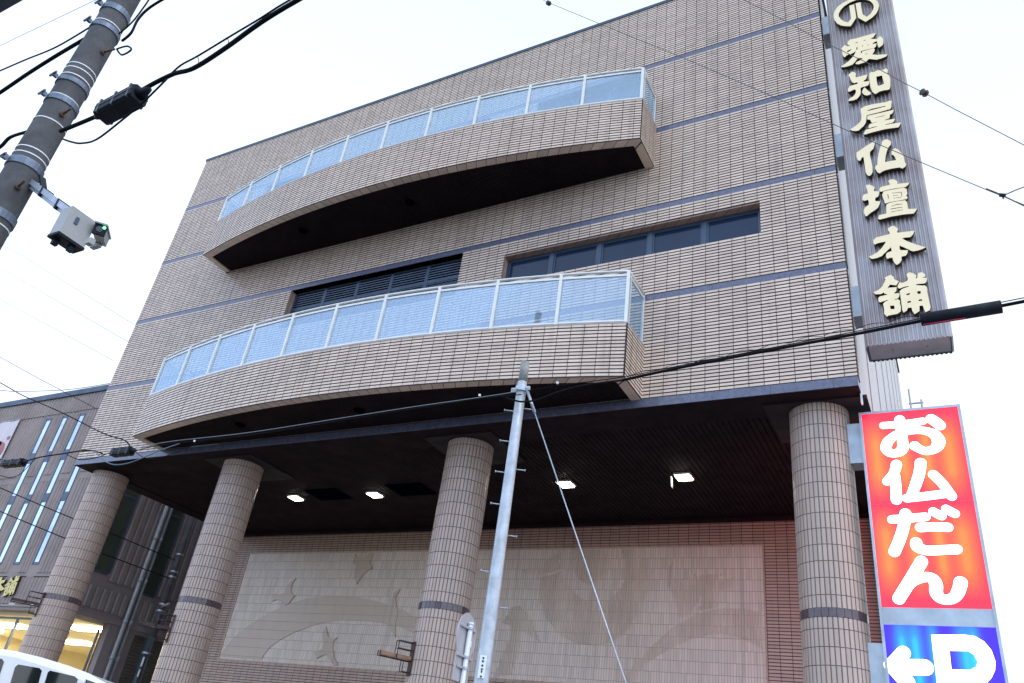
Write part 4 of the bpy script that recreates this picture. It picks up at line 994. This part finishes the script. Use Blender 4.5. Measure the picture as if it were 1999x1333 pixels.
# guy wire
p0 = Vector((GX+.09, GY-.02, zc-.02)); p1 = at(1222, 1333, GY-.02); p2 = p0+(p1-p0)*((GZ+.1-p0.z)/(p1.z-p0.z))
gw = thing('guy_wire', tuple(p2), 'diagonal grey steel guy wire running down from the galvanised pole', 'wire')
m = MB(); m.tube([p0, p2], .007, 8); m.build('wire_rope', GALV, gw)
m = MB(); m.tube([p2, p2-(p0-p2).normalized()*.4], .016, 8); m.build('ground_anchor', RUST, gw)
m = MB(); m.tube([p0, p0+(p2-p0).normalized()*.35], .018, 8); m.build('guy_grip', STEEL, gw)

# road sign seen from behind
RY = 8.3; RX = -.6205*RY
rs = thing('road_sign', (RX, RY, -H), 'back of a round road sign with a small plate on a white post', 'road sign')
def rz(px, py): d = ray(px, py); return d.z*RY/d.y
zt_ = rz(921, 1217)
m = MB(); m.tube([(RX, RY, GZ), (RX, RY, zt_)], .0305, 14); m.tube([(RX, RY, zt_-.02), (RX, RY, zt_+.01)], .034, 14); m.build('post', mat('post_white', (.78, .82, .86), .35, noise=.06), rs)
nrm = Vector((-.985, -.10, 0)).normalized(); tg = Vector((-nrm.y, nrm.x, 0)); zc_ = (rz(915, 1198)+rz(915, 1288))/2; R_ = (rz(915, 1198)-rz(915, 1288))/2
c0 = Vector((RX, RY, zc_))+nrm*.037
m = MB(); n = 40
fr = [c0+tg*R_*math.cos(2*math.pi*k/n)+Vector((0, 0, R_*math.sin(2*math.pi*k/n))) for k in range(n)]
m.face([p for p in fr]); m.face([p+nrm*.006 for p in reversed(fr)])
for k in range(n): m.face([fr[k], fr[k]+nrm*.006, fr[(k+1) % n]+nrm*.006, fr[(k+1) % n]])
m.tube([p+nrm*.003 for p in fr]+[fr[0]+nrm*.003], .006, 6, caps=False)
dsc = m.build('sign_disc', SIGNB, rs, weld=False)
m = MB(); m.obox(c0-nrm*.004+tg*-.13+Vector((0, 0, -.06)), tg*.03, nrm*.002, Vector((0, 0, .035))); m.build('sticker', WHITEW, dsc)
m = MB()
for zz in (zt_-.06, zt_-.38):
    m.obox(c0-nrm*.02+Vector((0, 0, zz-zc_)), tg*.2, nrm*.012, Vector((0, 0, .012)))
    ring(m, RX, RY, zz-.012, .04, .026, n=14)
m.build('sign_bracket', SIGNB, rs)
zq = rz(903, 1304); c1 = Vector((RX, RY, zq))+nrm*.037
m = MB(); m.obox(c1, tg*.2, nrm*.004, Vector((0, 0, .155))); m.build('lower_plate', SIGNB, rs)
m = MB(); m.obox(c1-nrm*.02, tg*.15, nrm*.012, Vector((0, 0, .012))); ring(m, RX, RY, zq-.012, .04, .026, n=14); m.build('plate_bracket', SIGNB, rs)

# small dark pole in the alley
AY = 15.7*S*.977; AX = -20.19*S*.977
ap = thing('alley_utility_pole', (AX, AY, -H), 'slim dark green pole with cable clamps in the alley behind the columns', 'utility pole')
m = MB(); m.tube([(AX, AY, GZ), (AX, AY, 2.7)], .115, 18); m.build('painted_base', GREENP, ap)
m = MB(); m.tube([(AX, AY, 2.7), (AX, AY, 7.4)], .11, 18, r1=.085); m.build('shaft', CONC, ap)
def az(px, py): d = ray(px, py); return d.z*AY/d.y
for py_ in (1085, 1118, 1128, 1182, 1195, 1228, 1280):
    z = az(330, py_); m = MB(); ring(m, AX, AY, z, .13, .05, n=16); m.build('steel_band', STEEL, ap)
z = az(315, 1186); m = MB(); m.tube([(AX+.08, AY-.08, z), (AX+.42, AY-.12, z+.1)], .03, 8); m.build('lamp_arm', CAMB, ap)
m = MB(); m.obox((AX+.11, AY-.1, az(285, 1293)), (.03, 0, 0), (0, .01, 0), (0, 0, .13)); m.obox((AX+.11, AY-.1, az(275, 1315)), (.025, 0, 0), (0, .01, 0), (0, 0, .1)); m.build('pole_plate', BLIND, ap)

# flag holders on three columns
def flag_holder(ci, px, py, lab, first=None):
    cx, cy_, r = COLS[ci]
    d = ray(px, py); a = math.atan2(-d.y, -d.x)-1.12
    if first is None:
        pass
    c, s_ = math.cos(a), math.sin(a); z = 0
    # height from where the bracket stands on the column
    hx, hy = cx+c*r, cy_+s_*r
    z = d.z*math.hypot(hx, hy)/math.hypot(d.x, d.y)
    if first is not None:
        t = copy_tree(first, None, (hx, hy, z+H)); t['label'] = lab
        for ch in kids(t):
            if ch.name.startswith('arm'): ch.material_slots[0].link = 'OBJECT'; ch.material_slots[0].material = BRKT
        return t
    t = thing('flag_holder', (hx, hy, z), lab, 'bracket', 'flag holders on the columns')
    o = Vector((hx, hy, z)); n_ = Vector((c, s_, 0)); tt = Vector((-s_, c, 0))
    m = MB(); m.obox(o+n_*.01, n_*.012, tt*.06, Vector((0, 0, .27))); m.build('back_plate', BRKT, t)
    m = MB(); m.obox(o+n_*.3+Vector((0, 0, .0)), n_*.3, tt*.028, Vector((0, 0, .028))); m.build('arm', COPPER, t)
    m = MB()
    for zz, e in ((.24, .3), (.12, .3), (-.05, .6), (-.22, .16)): m.tube([o+n_*.02+tt*.05+Vector((0, 0, zz)), o+n_*e+tt*.05+Vector((0, 0, zz))], .008, 6); m.tube([o+n_*.02-tt*.05+Vector((0, 0, zz)), o+n_*e-tt*.05+Vector((0, 0, zz))], .008, 6)
    for e, z0, z1 in ((.3, -.05, .24), (.16, -.22, -.05), (.6, -.05, .03)):
        for sd in (-1, 1): m.tube([o+n_*e+tt*.05*sd+Vector((0, 0, z0)), o+n_*e+tt*.05*sd+Vector((0, 0, z1))], .008, 6)
    m.build('wire_cage', BRKT, t); return t
fh = flag_holder(1, 815, 1288, 'brown steel flag holder with wire cage on the middle column')
flag_holder(2, 338, 1228, 'brown steel flag holder on the second column from the left', fh)
flag_holder(3, 78, 1180, 'brown steel flag holder on the leftmost column', fh)

# ------------------------------------------------------------------ cables
def cable(name, pts, r, lab, mt=BLACK, Y=None, group=None, smooth=True, n=6, cat='cable'):
    P = [at(p[0], p[1], p[2] if len(p) > 2 else Y) for p in pts]
    m = MB(); m.tube(smooth_pts(P, 6) if smooth else P, r, n); o = m.build(name, mt); return tag(o, lab, cat, group)
UY = PY-.12
cable('messenger_cable', [(118, 256), (150, 243), (190, 226), (236, 204), (284, 172), (337, 145), (378, 133), (439, 94.5), (499.5, 50.6), (547, 20), (620, -22)], .02, 'thick black cable climbing from the concrete pole to the top edge', Y=UY)
cable('support_wire', [(335, 143), (354, 126.6), (388, 108), (449, 71), (506, 37), (545, 12), (600, -20)], .008, 'thin black support wire strung above the thick cable at upper left', Y=UY)
cable('loop_cable', [(122, 271), (140, 277), (159, 279.5), (189, 271.7), (236, 236), (280, 199), (326, 153.6)], .0085, 'black cable hanging in a loop below the splice box near the concrete pole', Y=UY-.02)
for i, (t, h) in enumerate(((.15, 8), (.4, 20), (.6, 22), (.8, 14))):
    x0 = 345+t*170; 
cable('tie_wire', [(386, 110), (388, 120), (384, 130)], .003, 'fine tie wire joining the support wire and the thick cable', Y=UY)
cable('tie_wire', [(444, 73), (446, 82), (444, 92)], .003, 'fine tie wire hanging where the two upper cables run closest to mid span', Y=UY)
def closure(name, p0, p1, hw, Y, lab, group=None, ribs_=False):
    a, c = at(*p0, Y), at(*p1, Y); d = c-a; L_ = d.length; d.normalize(); up = Vector((0, 0, 1)); sd = d.cross(up).normalized(); up = sd.cross(d)
    t = thing(name, tuple(a), lab, 'splice box', group)
    m = MB(); cen = (a+c)/2
    prof = [(-1, -.8), (-.75, -1), (.75, -1), (1, -.8), (1, .55), (.6, .95), (-.6, .95), (-1, .55)]
    r0 = [a+sd*p[0]*hw+up*p[1]*hw for p in prof]; r1 = [c+sd*p[0]*hw+up*p[1]*hw for p in prof]
    for k in range(8): m.face([r0[k], r1[k], r1[(k+1) % 8], r0[(k+1) % 8]])
    m.face(r0); m.face(r1)
    m.build('housing', BLACKB, t)
    m = MB(); m.obox(cen, d*L_*.5, sd*hw*1.06, up*hw*.05)
    for f in (-.8, 0, .8): m.obox(cen+d*L_*.5*f, d*.010, sd*hw*1.03, up*hw*.97)
    m.build('clasp_rib', mat('clasp_plastic', (.035, .045, .06), .4), t)
    m = MB(); m.tube([a-d*.09, a], hw*.25, 10, r1=hw*.6); m.build('cable_boot', BLACKB, t)
    m = MB(); m.tube([c, c+d*.12], hw*.7, 10, r1=hw*.25); m.build('cable_boot', BLACKB, t)
    return t
closure('splice_box', (201, 222), (273, 184), .08, UY, 'large black splice box hung on the cable right of the concrete pole', 'cable splice boxes')
for nm, pts, r, lab in (
    ('service_cable', [(-40, 155), (0, 138), (51, 116), (111, 91), (182, 49)], .009, 'thin black cable running left from the concrete pole, uppermost of the pair there'),
    ('bundle_cable', [(-40, 204), (0, 180.6), (57, 142), (111, 108), (165, 76)], .02, 'thick black cable bundle running left from the concrete pole'),
    ('bundle_cable', [(-40, 312), (0, 287), (20, 268), (53, 257)], .017, 'short thick black cable at the left edge halfway up the concrete pole'),
    ('drop_cable', [(238, 80), (256, 64), (270, 37), (294, 13.5), (340, -14)], .013, 'black cable rising steeply from the right of the concrete pole top'),
    ('drop_cable', [(232, 66), (258, 43), (282, 12), (300, -16)], .008, 'thin black cable rising beside the pole top, left of the thicker one'),
    ('drop_cable', [(229, 95), (248, 90), (256, 97), (238, 107), (228, 96)], .009, 'small black cable loop sticking out of the concrete pole band')):
    cable(nm, pts, r, lab, Y=UY)
# roadside cable pair through the galvanised pole
KY = GY-.1
cable('roadside_cable', [(1012, 764, KY), (940, 775, KY), (800, 795, 7.45), (660, 817, 7.5), (480, 845, 7.55), (330, 862, 7.6), (262, 876, 7.65)], .0045, 'pale overhead cable from the galvanised pole to the far splice box', mat('pale_cable', (.25, .30, .34), .5))
cable('roadside_cable', [(1018, 770, KY), (930, 779, KY), (800, 799, 7.45), (660, 821.5, 7.5), (480, 850, 7.55), (330, 866, 7.6), (262, 880, 7.65)], .006, 'black overhead cable slung just under the pale one below the lower balcony')
cable('roadside_cable', [(975, 771), (1000, 780), (1020, 784), (1050, 780), (1090, 765), (1140, 752), (1215, 742)], .011, 'black cable sagging past the galvanised pole under the balcony', Y=KY)
cable('roadside_cable', [(1215, 742), (1330, 717), (1500, 684), (1680, 650), (1795, 627), (1954, 597), (2030, 582)], .016, 'thick black cable crossing the facade right of the galvanised pole', Y=KY)
cable('support_wire', [(1030, 763), (1095, 752), (1215, 736), (1330, 713), (1500, 680), (1680, 645), (1795, 622), (1954, 590), (2030, 575)], .005, 'thin support wire just above the thick cable crossing the facade', Y=KY+.02)
P = []
for i in range(121):
    t = i/120; x = 1225+570*t; y = 738-118*t-.5
    P.append((x, y-5*abs(math.sin(t*math.pi*9))-2))
cable('lashing_wire', P, .0035, 'fine wire looping along the thick cable in front of the facade', Y=KY-.03, smooth=False, n=4)
ct = thing('cable_sleeve', tuple(at(1795, 627, KY)), 'long black perforated tube sleeved over the cable at the right edge', 'cable sleeve')
a, c = at(1797, 624.5, KY-.03), at(1955, 598.5, KY-.03); d = (c-a).normalized(); sdv = d.cross(Vector((0, 0, 1))).normalized(); upv = sdv.cross(d)
m = MB(); m.tube([a, c], .062, 16); m.build('tube', BLACKB, ct)
m = MB()
for k in range(10):
    p = a+(c-a)*(k+.5)/10-sdv*0; p = p+(ray(1876, 610).normalized()*-.058)+upv*.03
    m.tube([p, p+(ray(1876, 610).normalized()*-.006)], .009, 8)
m.build('perforation', mat('hole_light', (.3, .34, .38), .6), ct)
m = MB(); m.tube([a+(c-a)*.02-upv*.055-ray(1876, 610).normalized()*.02, a+(c-a)*.55-upv*.058-ray(1876, 610).normalized()*.02], .006, 6); m.build('red_stripe', mat('stripe_red', (.5, .02, .08), .5), ct)
for i, (px_, py_) in enumerate(((1088, 749), (936, 773), (379, 862))):
    q = at(px_, py_, KY if i < 2 else 7.55); m = MB(); m.obox(q+Vector((0, 0, .012)), Vector((.011, 0, 0)), Vector((0, .010, 0)), Vector((0, 0, .014)))
    tag(m.build('cable_clip', WHITEW), ('small white clip on the cable right of the galvanised pole', 'small white clip on the cable left of the galvanised pole', 'small white clip on the cable under the left end of the lower balcony')[i], 'clip', 'white cable clips')
closure('splice_box', (222, 884), (257, 880), .068, 7.65, 'black splice box on the overhead cable before the leftmost column top', 'cable splice boxes')
closure('splice_box', (8, 906), (46, 902), .068, 7.65, 'black splice box on the overhead cable at the left edge before the annex windows', 'cable splice boxes')
BY = 7.65
cable('overhead_cable', [(-40, 730), (0, 747), (45, 772), (120, 805), (200, 845), (240, 858), (252, 868), (256, 880)], .011, 'black cable slanting down across the annex to the splice box', Y=BY)
cable('overhead_cable', [(50, 900), (80, 892), (120, 886), (170, 879), (200, 885)], .012, 'thick black cable linking the two splice boxes before the annex', Y=BY)
cable('overhead_cable', [(130, 887), (155, 897), (185, 894), (205, 887), (222, 881)], .008, 'slack black cable dipping between the two splice boxes', Y=BY-.03)
cable('overhead_cable', [(-20, 925), (0, 928), (20, 932), (40, 925), (60, 905), (72, 893)], .007, 'slack black cable looping below the left splice box', Y=BY-.04)
cable('overhead_cable', [(185, 880), (205, 900), (225, 907), (250, 904), (275, 895), (310, 880), (350, 866)], .009, 'cable curving under the splice box toward the balcony', mat('blue_cable', (.10, .16, .24), .4), Y=BY-.05)
cable('overhead_cable', [(262, 878), (275, 890), (295, 895), (330, 888), (400, 860)], .006, 'thin black cable drooping right of the splice box by the leftmost column', Y=BY-.02)
cable('overhead_cable', [(-30, 768), (0, 762), (30, 764), (110, 762), (160, 757), (215, 748)], .010, 'dark cable lying almost level along the annex roofline', Y=12.6)
cable('overhead_cable', [(-30, 678), (0, 696.5), (45, 722), (95, 749), (189, 798)], .010, 'dark cable slanting over the annex roof edge beside the tiled building', Y=12.6)
GREYW = mat('distant_wire', (.35, .38, .43), .6)
for pts, lab in (([(-20, 460), (12, 480), (263, 634)], 'thin grey sky wire meeting the left facade edge, highest of three'), ([(-20, 510), (0, 523), (250, 667)], 'thin grey sky wire meeting the left facade edge, middle of three'), ([(-20, 571), (0, 584), (222, 704)], 'thin grey sky wire meeting the left facade edge, lowest of three'), ([(-20, 96), (0, 89), (182, 2), (230, -20)], 'thin grey wire crossing the sky left of the concrete pole')):
    cable('sky_wire', pts, .008, lab, GREYW, Y=13 if pts[0][1] > 100 else 6, smooth=False, n=5)
# cables passing behind the leftmost column to the alley pole
for pts, lab in (([(-30, 938, 12.7), (0, 952, 12.7), (140, 1011, 12.9), (209, 1038, 13.6)], 'upper black cable sagging past the annex and behind the leftmost column'), ([(-30, 985, 12.7), (0, 998, 12.7), (125, 1050, 12.9), (196, 1079, 13.6)], 'lower black cable sagging past the annex and behind the leftmost column')):
    P = [at(*p) for p in pts]; zz = az(345, 1095) if 'upper' in lab else az(335, 1130)
    P.append(Vector((AX, AY-.12, zz))); m = MB(); m.tube(smooth_pts(P, 8), .016, 6); tag(m.build('overhead_cable', BLACK), lab, 'cable')
# wires with ball insulators in front of the facade
WIREB = mat('span_wire', (.10, .09, .10), .6)
for pts, ball, lab in (([(1430, -14), (1453, 0), (1532, 40), (1600, 78), (1698, 125), (1765, 162), (1804, 181), (1863, 212.6), (1999, 283), (2030, 299)], (1804, 181), 'dark span wire with a ball insulator crossing the sign tower'),
                       ([(1040, -10), (1071, 5), (1170, 46), (1330, 111), (1522, 194), (1624, 241), (1688, 270), (1796, 316), (1930, 372), (2030, 412)], (1071, 6), 'thin span wire with a ball insulator crossing high over the facade')):
    WY = 6.5
    t = thing('span_wire', tuple(at(*pts[4], WY)), lab, 'wire')
    m = MB(); m.tube([at(*p, WY) for p in pts], .0042, 5); m.build('wire_rope', WIREB, t)
    q = at(*ball, WY); m = MB(); n = 10
    prof = [(p*.8, h*.8) for p, h in [(0, -.055), (.03, -.05), (.048, -.03), (.034, -.006), (.05, .02), (.038, .045), (0, .055)]]
    dv = (at(*pts[6], WY)-at(*pts[5], WY)).normalized(); a1 = dv.cross(Vector((0, 1, 0))).normalized(); a2 = dv.cross(a1)
    for (r0, h0), (r1, h1) in zip(prof, prof[1:]):
        for k in range(n):
            f = lambda r, h, k: q+dv*h+a1*r*math.cos(2*math.pi*k/n)+a2*r*math.sin(2*math.pi*k/n)
            m.face([f(r0, h0, k), f(r1, h1, k), f(r1, h1, k+1), f(r0, h0, k+1)], 0, None, True)
    m.build('ball_insulator', mat('insulator_glaze', (.06, .045, .04), .3), t)
cable('sky_wire', [(1925, 368), (1945, 376), (1960, 383), (2000, 402), (2040, 420)], .006, 'fine wire with a clamp in the sky at the right edge', WIREB, Y=6.5, smooth=False)
cable('sky_wire', [(1960, 381), (1985, 370), (2030, 354)], .005, 'fine wire branching up to the right edge from the sky clamp', WIREB, Y=6.5, smooth=False)
q = at(1957, 381, 6.5); m = MB(); m.obox(q, (.024, 0, -.010), (0, .012, 0), (.003, 0, .012)); m.obox(q-Vector((0, 0, .02)), (.006, 0, 0), (0, .006, 0), (0, 0, .02)); tag(m.build('wire_clamp', BLACKB), 'small dark wire clamp in the sky at the right edge', 'clamp')

# lightning rod on the side wall, behind the lit sign
q = at(1767, 790, 24); m = MB(); m.tube([(q.x+.15, 24, q.z-2), (q.x+.15, 24, at(1768, 760, 24).z)], .03, 6)
m.tube([(q.x+.45, 24, q.z-2), (q.x+.45, 24, at(1772, 765, 24).z-.3)], .03, 6)
for zz in (.0, -.6): m.box(q.x+.1, q.x+.5, 23.98, 24.02, q.z+zz, q.z+zz+.04)
m.box(XR, q.x+.12, 23.98, 24.02, q.z-1.5, q.z-1.45)
tag(m.build('roof_ladder', PVC), 'thin grey ladder rails on the far side wall above the lit sign', 'ladder')

# ------------------------------------------------------------------ van
VD = rad(38); vd = Vector((math.cos(VD), math.sin(VD), 0)); vn = Vector((-vd.y, vd.x, 0))
V0 = ray(75, 1281); V0 = V0*(5.1/V0.y)
def vp(px, py, off=0):       # pixel onto the near side of the van, as (along, height)
    d = ray(px, py); o = vn*off+Vector((V0.x, V0.y, 0)); k = o.dot(vn)/d.dot(vn); q = d*k
    return ((q-Vector((V0.x, V0.y, 0))).dot(vd), q.z)
top = [vp(*p) for p in [(0, 1265), (25, 1269), (75, 1281), (130, 1298), (170, 1313), (205, 1333)]]
a0, zr_ = top[0]; af, zf = top[-1]
vb = thing('van', (V0.x, V0.y, -H), 'white van parked before the lit office at the lower left', 'van')
def VP(a, z, o): q = Vector((V0.x, V0.y, 0))+vd*a+vn*o; return (q.x, q.y, z)
Lr = a0-2.1; belt = zr_-.95
outline = [(Lr, GZ+.35), (Lr-.02, zr_-.7), (Lr+.10, zr_-.12), (Lr+.3, zr_)]+top+[(af+.35, zf-.45), (af+.75, belt-.05), (af+1.0, belt-.3), (af+1.05, GZ+.3)]
VW = 1.68
m = MB(); n = len(outline)
cenz = (zr_+GZ)/2
lay = [(0, .06, 0), (.07, 0, 0), (VW-.07, 0, 0), (VW, .06, 0)]
rings = []
for o, ins, _ in lay:
    cx0 = sum(p[0] for p in outline)/n
    rings.append([VP(p[0]+(ins*(1 if p[0] < cx0 else -1)), p[1]-(ins if p[1] > belt else 0), o+(.0 if p[1] < belt else .0)) for p in outline])
for r0, r1 in zip(rings, rings[1:]):
    for k in range(n): m.face([r0[k], r1[k], r1[(k+1) % n], r0[(k+1) % n]], 0, None, 0)
flat = [Vector((p[0], p[1], 0)) for p in outline]
for t in tessellate_polygon([flat]): m.face([rings[0][i] for i in t]); m.face([rings[-1][i] for i in reversed(t)])
m.build('body', VANW, vb)
def vwin(pts, name='side_window', mt=VANG):
    mb = MB(); q = [vp(*p) for p in pts]; mb.prism(q, [], lambda p, s: VP(p[0], p[1], -.006+(0 if s == 0 else .03)), 0); w_ = mb.build(name, mt, vb)
    return w_
vwin([(-60, 1280), (4, 1286), (8, 1292), (-12, 1352), (-80, 1340)])
vwin([(36, 1297), (77, 1304), (82, 1309), (66, 1368), (62, 1370), (14, 1356), (30, 1302)])
vwin([(94, 1312), (98, 1309), (146, 1320), (152, 1326), (138, 1382), (76, 1372)])
vwin([(168, 1326), (185, 1332), (196, 1342), (215, 1375), (152, 1388)])
m = MB()
for x_ in (vp(88, 1340)[0], vp(160, 1350)[0]):
    m.obox(VP(x_, (belt+GZ+.4)/2-.1, -.002), vd*.005, vn*.004, (0, 0, (belt-GZ-.4)/2-.1))
m.build('door_gap', RUBBER, vb)
m = MB(); m.obox(VP(vp(80, 1340)[0], belt-.18, -.012), vd*.09, vn*.012, (0, 0, .018)); m.build('door_handle', CHROME, vb)
m = MB(); m.obox(VP((Lr+af)/2, GZ+.62, -.008), vd*((af-Lr)/2), vn*.01, (0, 0, .03)); m.build('rub_strip', RUBBER, vb)
for aw in (Lr+.75, af+.15):
    for o in (.1, VW-.1):
        m = MB(); p = Vector(VP(aw, GZ+.33, o)); m.tube([p-vn*.1, p+vn*.1], .33, 24); w_ = m.build('wheel', RUBBER, vb)
        m = MB(); m.tube([p-vn*.105, p+vn*.105], .19, 18); m.build('rim', CHROME, w_)
m = MB(); m.prism([(af+.28, zf-.42), (af-.02, zf-.03), (af+.02, zf-.01), (af+.72, belt-.06)], [], lambda p, s: VP(p[0]+.02, p[1]+.02, .15 if s == 0 else VW-.15)); m.build('windscreen', VANG, vb)
for o in (.12, VW-.36):
    m = MB(); p = VP(af+1.03, belt-.45, o+.12); m.obox(p, vd*.03, vn*.13, (0, 0, .09)); m.build('headlight', BLIND, vb)
m = MB(); m.obox(VP(af+1.03, GZ+.42, VW/2), vd*.06, vn*VW*.49, (0, 0, .1)); m.obox(VP(Lr, GZ+.42, VW/2), vd*.06, vn*VW*.49, (0, 0, .1)); m.build('bumper', VANW, vb)
